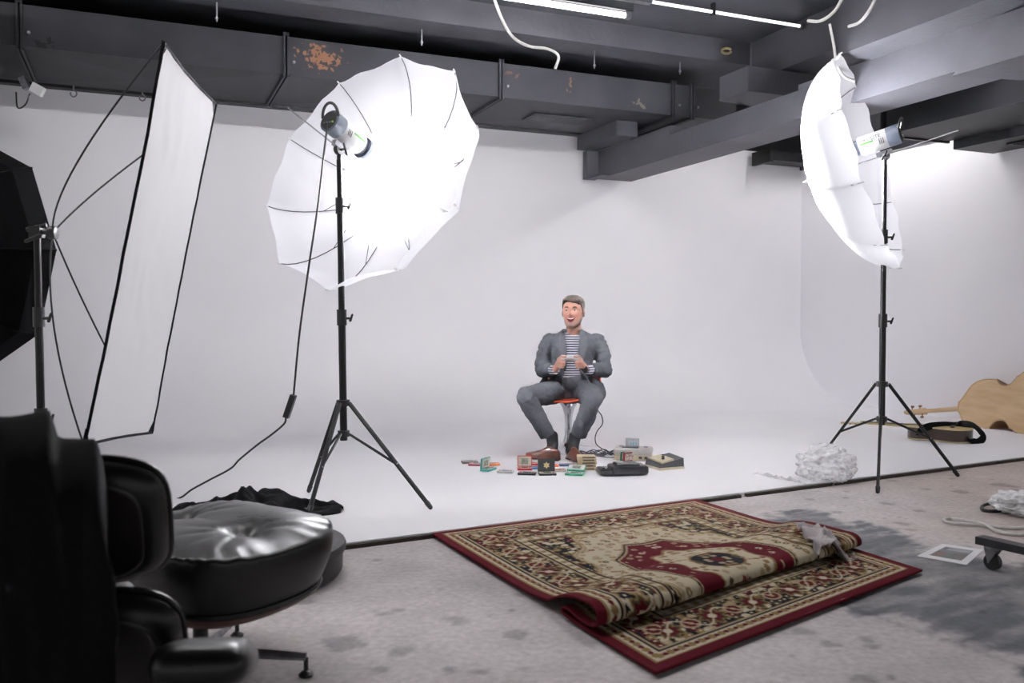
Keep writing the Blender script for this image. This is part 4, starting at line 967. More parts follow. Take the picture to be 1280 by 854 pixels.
def strap(pts, w, name, up=(0, 0, 1)):
    P = cat_pts(pts, 8); V = []; F = []
    for i, p in enumerate(P):
        t = (P[min(i + 1, len(P) - 1)] - P[max(i - 1, 0)]).normalized(); s = t.cross(Vector((.3, -.9, .3))).normalized() * w / 2; n = t.cross(s).normalized() * .0025
        V += [p + s + n, p - s + n, p - s - n, p + s - n]
    for i in range(len(P) - 1):
        for k in range(4): F.append((4 * i + k, 4 * i + (k + 1) % 4, 4 * i + 4 + (k + 1) % 4, 4 * i + 4 + k))
    F += [(0, 1, 2, 3), tuple(len(V) - 4 + k for k in (3, 2, 1, 0))]
    return MB().add(V, F).build(name, M_fabblack, gt, angle=60)
strap([D(1148, 544, 7.36), D(1152, 538, 7.34), D(1162, 533, 7.4), D(1180, 531.5, 7.5), D(1195, 532, 7.5), D(1204, 530, 7.45), D(1216, 532, 7.4), D(1225, 539, 7.34), D(1229, 547, 7.3), D(1222, 553, 7.24), D(1214, 550.5, 7.24), D(1210, 547, 7.3)], .06, 'strap')
# ------------------------------------------------------------------ orange pedestal chair
cc = Vector((.445, 6.90, ZP))
pc_ = thing('pedestal_chair', 'orange shell chair on a chrome trumpet pedestal under the seated man', 'chair', cc)
M_orange = mat('orange_shell', (232, 92, 52), .4, var=(5, (224, 84, 46)))
MB().lathe([(.25, 0), (.25, .006), (.20, .014), (.10, .03), (.045, .06), (.03, .12), (.026, .20), (.034, .28), (.05, .335), (.085, .385), (.105, .40)], cc, seg=36).build('pedestal', M_chrome, pc_)
def shell(i, j):
    x = (i - .5) * 2; w = .225
    if j < .6: t = j / .6; y = -.26 + .42 * t; z = .425 + .02 * math.cos(t * math.pi) * 0 + .03 * (1 - t) ** 3 * -1 - .012 * math.sin(t * math.pi)
    else: t = (j - .6) / .4; y = .16 + .10 * math.sin(t * 1.2); z = .425 + .22 * t ** 1.3
    ww = w * (1 - .18 * abs(2 * j - 1) ** 4) * (1.0 if j < .6 else 1.03); z += .035 * abs(x) ** 3 * (1 if j < .6 else .2); y -= (.07 * abs(x) ** 2.5 if j > .55 else 0)
    return cc + rz(-20) @ Vector((x * ww, y, z))
o = grid(shell, 24, 36).build('seat_shell', M_orange, pc_, angle=180); o.modifiers.new('thickness', 'SOLIDIFY').thickness = .012

# ------------------------------------------------------------------ seated man
J = dict(hipL=D(700, 489, 6.84), hipR=D(728, 489, 6.84), kneeL=D(657, 497, 6.50), kneeR=D(742, 498, 6.44), ankL=D(690, 553, 6.60), ankR=D(719, 553, 6.55),
         shL=D(687, 426, 6.84), shR=D(747, 426, 6.86), elL=D(679, 464, 6.78), elR=D(756, 463, 6.80), wrL=D(694, 462, 6.53), wrR=D(733, 462, 6.53), neck=D(716, 415, 6.84), head=D(716.5, 391, 6.80))
man = thing('person', 'seated man in a grey suit and striped top holding a controller', 'person', Vector((J['head'].x, 6.75, ZP)))
hc = J['head']
Rh = Matrix.Rotation(math.radians(-17), 3, 'Z') @ Matrix.Rotation(math.radians(-4), 3, 'X')   # turned slightly to the left of the picture
HR = [(-.122, .010, -.062, -.03), (-.117, .034, -.080, .0), (-.105, .046, -.088, .03), (-.085, .058, -.088, .055), (-.06, .066, -.086, .075), (-.03, .0725, -.087, .088), (0, .0765, -.088, .097), (.03, .078, -.089, .101), (.06, .0765, -.084, .1), (.085, .069, -.072, .092), (.105, .054, -.05, .074), (.118, .034, -.025, .05), (.1235, .010, .005, .02)]
hz = np.array([r[0] for r in HR])
def head_at(z, lam, off=0.0):
    """point on the head at height z and azimuth lam (0 = nose), in head space: x right, y back"""
    hw = np.interp(z, hz, [r[1] for r in HR]) + off; yf = np.interp(z, hz, [r[2] for r in HR]) - off; yb = np.interp(z, hz, [r[3] for r in HR]) + off
    cy, ry = (yf + yb) / 2, (yb - yf) / 2; e = 2 / 2.3; s, c = math.sin(lam), math.cos(lam)
    x = math.copysign(abs(s) ** e, s) * hw; y = cy - math.copysign(abs(c) ** e, c) * ry
    g = lambda x0, z0, sx, sz: math.exp(-((x - x0) / sx) ** 2 - ((z - z0) / sz) ** 2)
    if y < 0:
        y -= .010 * g(0, .012, .009, .02) + .026 * g(0, -.020, .013, .013) + .008 * g(0, -.025, .022, .009)      # nose
        y += .010 * (g(-.031, .014, .016, .010) + g(.031, .014, .016, .010)) - .006 * (g(-.03, .032, .022, .007) + g(.03, .032, .022, .007))
        y -= .006 * g(0, -.10, .022, .014) + .006 * (g(-.042, -.022, .016, .016) + g(.042, -.022, .016, .016)); y += .004 * g(0, -.058, .03, .018)
    return Vector((x, y, z))
def hp(p): return hc + Rh @ Vector(p)
seg = 56
body = MB().loft([[hp(head_at(z, 2 * math.pi * k / seg)) for k in range(seg)] for z in np.linspace(-.122, .1235, 46)])
for sx in (-1, 1):   # ears
    body.ell(hp((sx * .081, .012, -.004)), (.009, .019, .031), Rh @ Matrix.Rotation(sx * .25, 3, 'Z'), 14, 10)
body.tube([hp((0, .02, -.06)), hp((0, .03, -.10)), J['neck'] + Vector((0, .0, -.03)), J['neck'] + Vector((0, .02, -.10))], [.055, .056, .062, .09], 20)
pel = (J['hipL'] + J['hipR']) / 2
for z0_, z1_, w_ in ((pel.z - .02, .93, 1),):
    body.loft([[Vector((pel.x + (J['neck'].x - pel.x) * t + math.cos(a) * rx, 6.855 + math.sin(a) * ry, z0_ + (z1_ - z0_) * t)) for a in np.linspace(0, 2 * math.pi, 21)[:-1]] for t, rx, ry in ((0, .12, .08), (.4, .125, .085), (.75, .14, .085), (.92, .12, .07), (1, .07, .05))])
for s in 'LR':
    sh, el, wr = J['sh' + s], J['el' + s], J['wr' + s]
    body.capsule(sh, el, .045, .036); body.capsule(el, wr, .038, .026)
    body.capsule(J['hip' + s], J['knee' + s], .07, .05); body.capsule(J['knee' + s], J['knee' + s].lerp(J['ank' + s], .8), .05, .03)
# hands: palm, four curled fingers and a thumb round the controller
ctl = D(712.5, 449, 6.44)
for s, sx in (('L', -1), ('R', 1)):
    wr = J['wr' + s]; palm = ctl + Vector((sx * .078, .02, -.022))
    body.capsule(wr, palm, .027, .022); body.ell(palm, (.020, .034, .038), None, 14, 10)
    for k in range(4):
        zk = -.012 - .0165 * k + .010; root = palm + Vector((sx * -.002, -.018 - .004 * (k == 1), .020 - .0175 * k))
        ln = (.034, .038, .035, .028)[k]
        a = root; b = a + Vector((sx * .004, -ln * .75, -.004)); c = b + Vector((-sx * ln * .72, -ln * .16, -.002)); d = c + Vector((-sx * ln * .40, ln * .40, .001))
        body.capsule(a, b, .0098, .0092, 9); body.capsule(b, c, .0092, .0086, 9); body.capsule(c, d, .0086, .0078, 9)
    a = palm + Vector((-sx * .004, .0, .026)); b = a + Vector((-sx * .012, -.028, .016)); c = b + Vector((-sx * .030, -.016, .000))
    body.capsule(a, b, .0125, .0105, 10); body.capsule(b, c, .0105, .0088, 10)
me = remesh(body, .0042, 3, .5)
co = verts(me); loc = (co - np.array(hc)) @ np.array(Rh)        # head space
base = np.tile(np.array(lin((180, 135, 119))), (len(co), 1)); xh, yh, zh = loc.T
nz = np.array([fbm(p * 60, 3) for p in map(Vector, co)]) if len(co) < 160000 else 0
hm = (zh > -.15)
def blend(mask, c, k=1.0):
    m = np.clip(mask, 0, 1)[:, None] * k; base[:] = base * (1 - m) + np.array(lin(c)) * m
G2 = lambda x0, z0, sx, sz: np.exp(-((xh - x0) / sx) ** 2 - ((zh - z0) / sz) ** 2) * (yh < 0)
blend(G2(-.045, -.03, .02, .02) + G2(.045, -.03, .02, .02) + G2(0, -.02, .012, .012), (160, 96, 84), .6)
beard = hm * np.clip((-zh - .042 + .0 * xh) / .02, 0, 1) * np.clip((zh + .128) / .012, 0, 1) * (yh < .03) * np.clip(1 - G2(0, -.055, .022, .012) * 1.4, 0, 1)
blend(beard, (118, 100, 93), .6); blend(G2(0, -.092, .02, .018) * .9, (140, 128, 122), .6)
blend(G2(0, -.041, .028, .005), (100, 82, 76), .8)
blend((np.abs(xh) > .058) * hm * (np.abs(yh + .01) < .03) * (zh < 0) * (zh > -.09), (104, 92, 86), .6)
setcol(me, np.clip(base * (1 + .05 * np.array(nz))[:, None], 0, 1))
M_skin = attrmat('skin', .55, spec=.2)
obj('body', me, M_skin, man, angle=180)
# face details
M_eye = mat('eye_white', (226, 224, 222), .25, var=(30, (220, 216, 214))); M_iris = mat('iris', (34, 38, 44), .5, spec=.1, var=(80, (30, 32, 36))); M_brow = mat('brow_hair', (62, 50, 44), .9, spec=.03, var=(200, (46, 38, 34)))
for sx in (-1, 1):
    ep = head_at(.014, math.asin(min(1, .031 / .0765)) * sx); ep = Vector((sx * .031, ep.y + .0065, .013))
    ey = MB().ell(hp(ep), (.0145, .012, .0095), Rh, 14, 10).build('eye', M_eye, man)
    MB().ell(hp(ep + Vector((-.003, -.0095, .0005))), (.0088, .0045, .0088), Rh, 12, 8).build('iris', M_iris, ey)
    br = [hp(head_at(.033 + .004 * math.sin(t * 3.0), sx * (.17 + .42 * t), .002)) for t in np.linspace(0, 1, 8)]
    MB().tube(br, [.004, .0055, .006, .006, .0055, .005, .004, .003], 6).build('eyebrow', M_brow, man)
mth = []
def mouth_pt(u, v): return hp(head_at(-.048 - .030 * v * (1 - u * u) - .003 * (1 - u * u) + .011 * u * u, u * .52, .0018))
grid(lambda i, j: mouth_pt(i * 2 - 1, j), 14, 6).build('mouth', mat('mouth_dark', (40, 12, 14), .9, spec=0.0, var=(60, (30, 9, 10))), man, angle=180)
grid(lambda i, j: hp(head_at(-.0505 - .0055 * j * (1 - (i * 1.6 - .8) ** 2) + .008 * (i * 1.6 - .8) ** 2, (i * 1.6 - .8) * .44, .0032)), 12, 3).build('teeth', mat('teeth', (232, 228, 220), .3, var=(90, (222, 218, 208))), man, angle=180)
lip = [mouth_pt(u, 1.0) for u in np.linspace(-1, 1, 15)]; MB().tube(lip, [.0012] + [.0028] * 13 + [.0012], 7).build('lower_lip', mat('lip', (150, 88, 82), .45, var=(60, (140, 78, 72))), man)
lip = [mouth_pt(u, 0.0) for u in np.linspace(-1, 1, 15)]; MB().tube(lip, [.001] + [.0014] * 13 + [.001], 7).build('upper_lip', MATS['lip'], man)
# hair: swept back, grey-brown, shorter at the sides
M_hair = mat('grey_brown_hair', (66, 57, 53), .8, var=(120, (22, 19, 17)), bump=(160, .7, .004), scale=(1, 1, .35), spec=.08)
def hairline(lam):
    a = abs(lam); return .083 - .012 * (lam + .55) if a < .55 else np.interp(a, [.55, .95, 1.25, 1.45, 1.75, 2.2, math.pi], [.075, .062, .025, -.022, -.03, -.055, -.065])
HN, HM = 72, 16
hv = []
for j in range(HM + 1):
    ring = []
    for k in range(HN):
        lam = -math.pi + 2 * math.pi * k / HN; z0 = float(hairline(lam)); t = j / HM
        z = z0 + (.1234 - z0) * t; vol = (.004 + .010 * min(1, max(0, (z - .02) / .07))) * min(1, .25 + t * 5)
        if abs(lam) < .9 and t < .5: vol += .008
        p = head_at(z, lam, vol); q = noise.noise(Vector((lam * 9, z * 40, 1))) * .0022
        z2 = z + vol * max(0, (z - .05) / .075) * .9 + q; ring.append(hp((p.x * (1 + q), p.y, z2)))
    hv.append(ring)
inner = [[hp((Rh.transposed() @ (p - hc)) * .965) for p in hv[0]]]
MB().loft(inner + hv).build('hair', M_hair, man, angle=180)

# clothes
M_suit = mat('grey_suit_cloth', (50, 51, 55), .85, var=(70, (40, 41, 45)), bump=(400, .3, .002), spec=.07)
M_lapel = mat('grey_lapel_cloth', (62, 63, 68), .85, var=(70, (52, 53, 57)), bump=(400, .3, .002), spec=.07)
mm = MatrixStripe = None
def stripes():
    m = mat('navy_stripe_jersey', (222, 220, 222), .85); nt = m.node_tree; N = nt.nodes; L = nt.links
    tc = N.new('ShaderNodeTexCoord'); sp = N.new('ShaderNodeSeparateXYZ'); L.new(tc.outputs['Object'], sp.inputs[0])
    a = N.new('ShaderNodeMath'); a.operation = 'MULTIPLY'; a.inputs[1].default_value = 1 / .0185; L.new(sp.outputs['Z'], a.inputs[0])
    b = N.new('ShaderNodeMath'); b.operation = 'FRACT'; L.new(a.outputs[0], b.inputs[0]); c = N.new('ShaderNodeMath'); c.operation = 'LESS_THAN'; c.inputs[1].default_value = .48; L.new(b.outputs[0], c.inputs[0])
    x = N.new('ShaderNodeMix'); x.data_type = 'RGBA'; x.inputs['A'].default_value = (*lin((226, 224, 226)), 1); x.inputs['B'].default_value = (*lin((38, 38, 56)), 1)
    L.new(c.outputs[0], x.inputs['Factor']); L.new(x.outputs['Result'], N['Principled BSDF'].inputs['Base Color']); return m
M_str = stripes(); M_str.node_tree.nodes['Principled BSDF'].inputs['Specular IOR Level'].default_value = .05
def ering(c, rx, ry, n=28, e=2.4, yaw=0):
    out = []
    for k in range(n):
        a = 2 * math.pi * k / n; ca, sa = math.cos(a), math.sin(a)
        out.append(Vector(c) + rz(yaw) @ Vector((math.copysign(abs(ca) ** (2 / e), ca) * rx, math.copysign(abs(sa) ** (2 / e), sa) * ry, 0)))
    return out
nk = J['neck']; cxs = nk.x
TORSO = [(.47, cxs - .015, 6.86, .185, .135), (.56, cxs - .015, 6.85, .172, .135), (.66, cxs - .012, 6.84, .165, .135), (.76, cxs - .005, 6.835, .168, .137), (.85, cxs, 6.84, .178, .13), (.905, cxs, 6.85, .178, .112), (.94, cxs, 6.86, .135, .09), (.965, cxs, 6.865, .095, .078), (.985, cxs, 6.865, .072, .066)]
sm_ = MB().loft([ering((cx, cy, max(z, .53)), rx - .016, ry - .016) for z, cx, cy, rx, ry in TORSO[1:-1]])
for s in 'LR': sm_.tube([J['el' + s].lerp(J['wr' + s], .55), J['wr' + s].lerp(J['el' + s], .04)], [.040, .037], 16)
obj('shirt', remesh(sm_, .007, 3), M_str, man, angle=180)
jk = MB().loft([ering((cx, cy, z), rx, ry) for z, cx, cy, rx, ry in TORSO])
for s, sx in (('L', -1), ('R', 1)):
    sh, el, wr = J['sh' + s], J['el' + s], J['wr' + s]
    jk.ell(sh + Vector((-sx * .01, 0, .008)), (.066, .066, .052), None, 16, 10)
    mid = sh.lerp(el, .5) + Vector((sx * .012, .01, 0))
    jk.tube([sh + Vector((-sx * .03, 0, .0)), sh.lerp(el, .15) + Vector((sx * .005, 0, 0)), mid, el + Vector((sx * .004, .012, .0)), el + Vector((0, -.03, -.012))], [.06, .068, .064, .060, .05], 18)
    jk.ell(el + Vector((sx * .0, .0, -.004)), (.058, .058, .054), None, 14, 10)
    jk.tube([el, el.lerp(wr, .45), el.lerp(wr, .80)], [.058, .054, .047], 18)
# skirt of the jacket hanging by the right hip
jk.ell(D(748, 488, 6.84), (.055, .10, .10), Matrix.Rotation(-.25, 3, 'Y'), 14, 10)
jk.ell(D(682, 482, 6.88), (.05, .10, .07), None, 14, 10)
jme = remesh(jk, .007, 2)
co = verts(jme); cn = np.empty(len(co) * 3); jme.vertices.foreach_get('normal', cn); cn = cn.reshape(-1, 3)
dsp = np.array([.010 * fbm((p[0] * 7, p[1] * 7, p[2] * 11), 3) + .011 * (min(abs(noise.noise(Vector((p[0] * 10 + p[2] * 8, p[1] * 9, p[2] * 17 - p[0] * 5)))) * 2.2, .5) - .4) * (1 if abs(p[0] - cxs) > .13 else .45) for p in co])
co = co + cn * dsp[:, None]; jme.vertices.foreach_set('co', co.ravel()); jme.update()
bm = bmesh.new(); bm.from_mesh(jme)
def open_half(z): return np.interp(z, [.45, .60, .70, .80, .90, .96], [.085, .072, .052, .050, .058, .064])
kill = [f for f in bm.faces if f.normal.y < -.15 and f.calc_center_median().y < 6.80 and abs(f.calc_center_median().x - (cxs - .012)) < open_half(f.calc_center_median().z) and f.calc_center_median().z > .45]
kill += [f for f in bm.faces if f.calc_center_median().z > .976 or f.calc_center_median().z < .40]
bmesh.ops.delete(bm, geom=list(set(kill)), context='FACES'); bm.to_mesh(jme)
bv = BVHTree.FromBMesh(bm); bm.free()
o = obj('jacket', jme, M_suit, man, angle=180, recalc=False); sd = o.modifiers.new('thickness', 'SOLIDIFY'); sd.thickness = .006; sd.offset = -1
def on_front(x, z, off):
    h = bv.ray_cast(Vector((x, 5.8, z)), Vector((0, 1, 0)))
    y = h[0].y if h[0] is not None and h[0].y < 6.86 else 6.72
    return Vector((x, y - off, z))
for sx in (-1, 1):           # lapels with notch
    zs = np.linspace(0, 1, 16); V = []; F = []
    for t in zs:
        z = .665 + (.955 - .665) * t; inner_ = open_half(z) - .004; w = np.interp(t, [0, .35, .72, .74, .80, 1], [.004, .045, .075, .055, .06, .035])
        for q in np.linspace(0, 1, 6):
            x = cxs - .012 + sx * (inner_ + w * q); V.append(on_front(x, z + .0, .015 + .006 * (1 - abs(2 * q - 1))))
    V = [Vector((p.x, min(p.y, 6.83), p.z)) for p in V]
    F = [(i * 6 + j, i * 6 + j + 1, (i + 1) * 6 + j + 1, (i + 1) * 6 + j) for i in range(15) for j in range(5)]
    o = MB().add(V, F).build('lapel', M_lapel, man, angle=180); o.modifiers.new('thickness', 'SOLIDIFY').thickness = .005
for k, z in enumerate((.60, .52)):
    MB().lathe([(.009, 0), (.008, .004)], on_front(cxs + .062, z, .006), (0, -1, 0), 10).build('button', M_plast, man)
# cuffs and watch
for s in 'LR':
    a, b = J['wr' + s].lerp(J['el' + s], .10), J['wr' + s].lerp(J['el' + s], -.04)
    MB().tube([a, b], [.037, .035], 18).build('cuff', M_str, man)
wa = J['wrR'].lerp(J['elR'], -.14); wd_ = (J['wrR'] - J['elR']).normalized()
MB().lathe([(.031, -.009), (.033, -.007), (.033, .007), (.031, .009)], wa, wd_, 20).build('watch', M_plast, man)
# trousers
tr_ = MB().ell(pel + Vector((0, .015, -.005)), (.165, .125, .095), None, 20, 12)
tr_.loft([ering((pel.x + .005, 6.85, z), rx, ry) for z, rx, ry in ((.48, .14, .12), (.56, .155, .128), (.615, .158, .128))])
for s, sx in (('L', -1), ('R', 1)):
    h, k, a = J['hip' + s], J['knee' + s], J['ank' + s]
    tr_.tube([h + Vector((0, .05, .01)), h.lerp(k, .25), h.lerp(k, .6), k + Vector((0, .02, .0)), k + Vector((0, -.005, -.03))], [.098, .096, .086, .076, .06], 20)
    tr_.ell(k + Vector((0, .004, -.006)), (.072, .066, .066), None, 16, 10)
    tr_.tube([k, k.lerp(a, .25), k.lerp(a, .6), k.lerp(a, .84)], [.068, .071, .066, .062], 20)
tme = remesh(tr_, .007, 2); co = verts(tme); cn = np.empty(len(co) * 3); tme.vertices.foreach_get('normal', cn); cn = cn.reshape(-1, 3)
dsp = np.array([.008 * fbm((p[0] * 8, p[1] * 8, p[2] * 8), 3) + .009 * (min(abs(noise.noise(Vector((p[0] * 9 + p[2] * 13, p[1] * 10, p[2] * 8 + 4)))) * 2.2, .5) - .4) for p in co])
co = co + cn * dsp[:, None]; tme.vertices.foreach_set('co', co.ravel()); tme.update(); obj('trousers', tme, mat('grey_trouser_cloth', (68, 69, 74), .85, var=(70, (57, 58, 62)), bump=(400, .3, .002), spec=.07), man, angle=180)
M_sock = mat('black_sock', (10, 10, 12), .95, spec=.1, var=(200, (14, 14, 16)))
M_shoe = mat('brown_leather', (86, 47, 34), .28, var=(20, (58, 30, 23)), coat=.25); M_sole = mat('dark_sole', (34, 24, 22), .6, var=(30, (26, 20, 18)))
for s, heel, toe in (('L', G(700, 571, ZP + .03), G(663, 574, ZP)), ('R', G(711, 570, ZP + .02), G(727, 579, ZP))):
    a = J['ank' + s]; heel = Vector((heel.x, heel.y, ZP)); toe = Vector((toe.x, toe.y, ZP)); ln = .262
    dv = (toe - heel); dv.normalize(); toe = heel + dv * ln
    heel_c = heel + dv * .05
    MB().tube([a + Vector((0, 0, .05)), heel_c.lerp(a, .5) + Vector((0, 0, .05)), heel_c + dv * .015 + Vector((0, 0, .045))], [.045, .042, .044], 16).build('sock', M_sock, man)
    Ms = frame(heel, dv, z=(0, 0, 1)) @ Matrix.Scale(.92, 4); rings = []
    for t, w, h, lift in ((0.0, .018, .055, 0), (.012, .030, .070, 0), (.05, .037, .082, 0), (.085, .038, .092, 0), (.115, .039, .088, 0), (.15, .042, .068, 0), (.185, .046, .056, 0), (.22, .045, .047, 0), (.25, .038, .040, .002), (.272, .026, .033, .004), (.284, .010, .024, .007)):
        ring = []
        for k in range(20):
            an = 2 * math.pi * k / 20; c, s_ = math.cos(an), math.sin(an)
            zz = .016 + lift + (h if s_ > 0 else .004) * (abs(s_) ** .8 if s_ > 0 else -abs(s_)) ; ring.append(Ms @ Vector((t, math.copysign(abs(c) ** .75, c) * w * (1 - .25 * max(0, s_)), zz)))
        rings.append(ring)
    shoe = MB().loft(rings).build('shoe', M_shoe, man, angle=60)
    MB().loft([[Ms @ Vector((t, y, z)) for t, y in [(0, -.02), (.02, -.036), (.09, -.038), (.13, -.036), (.19, -.049), (.25, -.040), (.285, -.014), (.288, .0), (.285, .014), (.25, .04), (.19, .049), (.13, .036), (.09, .038), (.02, .036), (0, .02)]] for z in (.006, .016)]).box(Ms @ Vector((.045, 0, .006)), (.075, .066, .012), Ms.to_3x3()).build('sole', M_sole, shoe, smooth=False)
# controller held by the man, and its lead
gp = thing('game_controller', 'pale grey game controller held in both hands of the man', 'controller', ctl)
Mc = frame(ctl, (1, 0, 0), z=Vector((0, -.55, .85)))
M_ctl = mat('controller_grey', (190, 188, 190), .45, var=(30, (182, 180, 182)))
ol2 = [(-.07, -.02), (-.072, .012), (-.06, .028), (-.02, .022), (.02, .022), (.06, .028), (.072, .012), (.07, -.02), (.05, -.03), (.02, -.02), (-.02, -.02), (-.05, -.03)]
MB().prism(ol2, .018, Mc).build('shell', M_ctl, gp, angle=30)
MB().box(Mc @ Vector((-.042, .004, .0195)), (.022, .007, .003), Mc.to_3x3()).box(Mc @ Vector((-.042, .004, .0195)), (.007, .022, .003), Mc.to_3x3()).build('direction_pad', M_plast, gp, smooth=False)
for x, y in ((.034, .004), (.052, .004), (.043, .013), (.043, -.005)): MB().lathe([(.0045, 0), (.004, .004)], Mc @ Vector((x, y, .018)), Mc.to_3x3() @ Vector((0, 0, 1)), 10).build('button', mat('button_red', (150, 60, 60), .4), gp)
# ------------------------------------------------------------------ consoles, cartridges and handhelds on the floor
ZF = ZP
wp = [Mc @ Vector((0, .024, .01)), ctl + Vector((.06, .0, -.06)), D(733, 472, 6.45), D(744, 492, 6.40), D(746, 510, 6.40), D(752, 520, 6.45), D(753, 530, 6.5), D(746, 540, 6.55), D(744, 550, 6.58), D(748, 558, 6.6)]
loop = []
for k in range(46):
    a = k * .62; r = .10 + .03 * math.sin(k * 1.3); cxy = G(742, 571, ZF).lerp(G(758, 569, ZF), .5 + .5 * math.sin(k * .37))
    loop.append(cxy + Vector((r * math.cos(a), .5 * r * math.sin(a), .012 + .03 * (math.sin(k * 1.7) > .3) * abs(math.sin(k * .9)))))
cable('controller_lead', wp + loop + [G(764, 572, ZF + .02), G(770, 567, ZF + .03)], .0042, mat('grey_lead', (52, 50, 58), .5, var=(50, (62, 60, 68))), 'tangled thin dark lead from the controller to the grey console', n=5)
def yawframe(p, yaw): return Matrix.Translation(p) @ Matrix.Rotation(math.radians(yaw), 4, 'Z')
# grey console with a cartridge standing in it
M_lg = mat('console_pale_grey', (188, 184, 180), .5, var=(20, (180, 176, 172))); M_cr = mat('console_cream', (200, 188, 160), .5, var=(20, (190, 178, 150))); M_dg = mat('console_dark_grey', (58, 58, 62), .45, var=(20, (50, 50, 54)))
k1 = G(794, 577, ZF); c1_ = thing('game_console', 'pale grey two-tone game console with a cartridge standing in it', 'console', Vector((k1.x, k1.y + .10, ZF)))
T1 = yawframe(Vector((k1.x, k1.y + .10, ZF)), -14)
mb = MB(T1); mb.prism([(-.13, -.085), (.13, -.085), (.13, .085), (-.13, .085)], .035, Matrix.Translation((0, 0, .006))); mb.build('lower_shell', M_cr, c1_, smooth=False)
MB(T1).rbox((0, 0, .065), (.275, .185, .047), .02).build('upper_shell', M_lg, c1_)
MB(T1).box((-.02, -.02, .0895), (.12, .05, .004)).build('slot_cover', M_dg, c1_, smooth=False)
for x in (.06, .10): MB(T1).box((x, -.0865, .026), (.022, .006, .016)).build('port', M_dg, c1_, smooth=False)
for x in (-.09, .09): MB(T1).box((x, .02, .091), (.03, .02, .006)).build('switch', mat('switch_blue', (110, 106, 140), .5), c1_, smooth=False)
for x in (-.11, .11): MB(T1).box((x, .0, .003), (.02, .12, .006)).build('foot', M_dg, c1_, smooth=False)
ct = thing('game_cartridge', 'grey cartridge with pale blue print upright in the grey console', 'cartridge', T1 @ Vector((-.005, -.02, .092)))
MB(T1).rbox((-.005, -.02, .125), (.10, .018, .066), .004).build('case', mat('cartridge_grey', (164, 164, 168), .5, var=(30, (156, 156, 160))), ct)
lb_ = MB(T1).box((.003, -.0298, .122), (.07, .0012, .034)).build('sticker', mat('sticker_grey', (176, 178, 182), .5), ct, smooth=False)
for dx in (-.018, .0, .02): MB(T1).box((.003 + dx, -.0308, .120), (.012, .0008, .02 - abs(dx) * .3), Matrix.Rotation(.3, 3, 'Y')).build('print', mat('print_blue', (106, 160, 184), .5), lb_, smooth=False)
# dark top-loading console with cream lid
k2 = G(833, 587, ZF); T2 = yawframe(Vector((k2.x - .0, k2.y + .08, ZF)), 24)
c2_ = thing('game_console', 'dark and cream wedge console at the right end of the pile', 'console', Vector((k2.x, k2.y + .08, ZF)))
MB(T2).prism([(-.10, -.095), (.10, -.095), (.10, .095), (-.10, .095)], .016, Matrix.Identity(4)).build('base', M_cr, c2_, smooth=False)
MB(T2).loft([[Vector((x, y, z)) for x, y in ((-.098, -.093), (.098, -.093), (.098, .093), (-.098, .093))] if z < .02 else [Vector((-.09, -.088, .04)), Vector((.098, -.088, .072)), Vector((.098, .088, .085)), Vector((-.09, .088, .055))] for z in (.0161, .05)]).build('shell', M_dg, c2_, smooth=False)
R2 = Matrix.Rotation(-.17, 3, 'Y') @ Matrix.Rotation(.07, 3, 'X')
MB(T2).box((-.03, -.005, .062), (.10, .16, .012), R2).build('lid', M_cr, c2_, smooth=False)
for j in range(3): MB(T2).box((-.045 + .03 * j, -.05 + .045 * j, .072 + .004 * j), (.014, .02, .008), R2).build('key', M_plast, c2_, smooth=False)
MB(T2).box((.1, 0, .05), (.003, .12, .02)).build('vent_slot', M_plast, c2_, smooth=False)
# black console in front
k3 = G(783, 596, ZF); T3 = yawframe(Vector((k3.x, k3.y + .09, ZF)), 8)
c3_ = thing('game_console', 'glossy black rounded game console in front of the pile', 'console', Vector((k3.x, k3.y + .09, ZF)))
M_gb = mat('gloss_black_shell', (34, 34, 38), .28, var=(12, (40, 40, 44)), coat=.3)
MB(T3).rbox((.02, 0, .035), (.25, .17, .058), .022).build('shell', M_gb, c3_)
MB(T3).rbox((-.13, .0, .026), (.10, .15, .042), .018).build('front_deck', M_gb, c3_)
MB(T3).loft([[Vector((x * s, y * s, z)) for x, y in ((-.07, -.05), (.09, -.05), (.09, .05), (-.07, .05))] for s, z in ((1, .062), (.98, .074), (.86, .080))]).build('cartridge_hump', M_gb, c3_)
for x in (.09, .115): MB(T3).cyl((x, -.0865, .03), (x, -.083, .03), .007, 12).build('port', M_plast, c3_)
for x in (-.15, -.12): MB(T3).lathe([(.009, 0), (.008, .006)], (x, -.03, .047), seg=12).build('button', M_dg, c3_)

# small cards leaning between the consoles
for (x, y, cc_, lab) in ((781, 576, (40, 120, 96), 'green card leaning upright behind the black console'), (785, 577, (160, 48, 52), 'red card leaning upright behind the black console')):
    p = G(x, y, ZF); T = yawframe(p, 35 if cc_[0] < 100 else 28)
    o = thing('game_card', lab, 'card', p)
    MB(T).box((.0, .0, .034), (.085, .007, .066), Matrix.Rotation(.12, 3, 'X')).build('case', mat('card_%d' % cc_[0], cc_, .45, var=(40, tuple(int(v * .85) for v in cc_))), o, smooth=False)
    MB(T).box((.004, -.0042, .034), (.064, .0012, .05), Matrix.Rotation(.12, 3, 'X')).build('face', mat('card_face', (214, 206, 196), .5, var=(60, (150, 120, 110))), o, smooth=False)
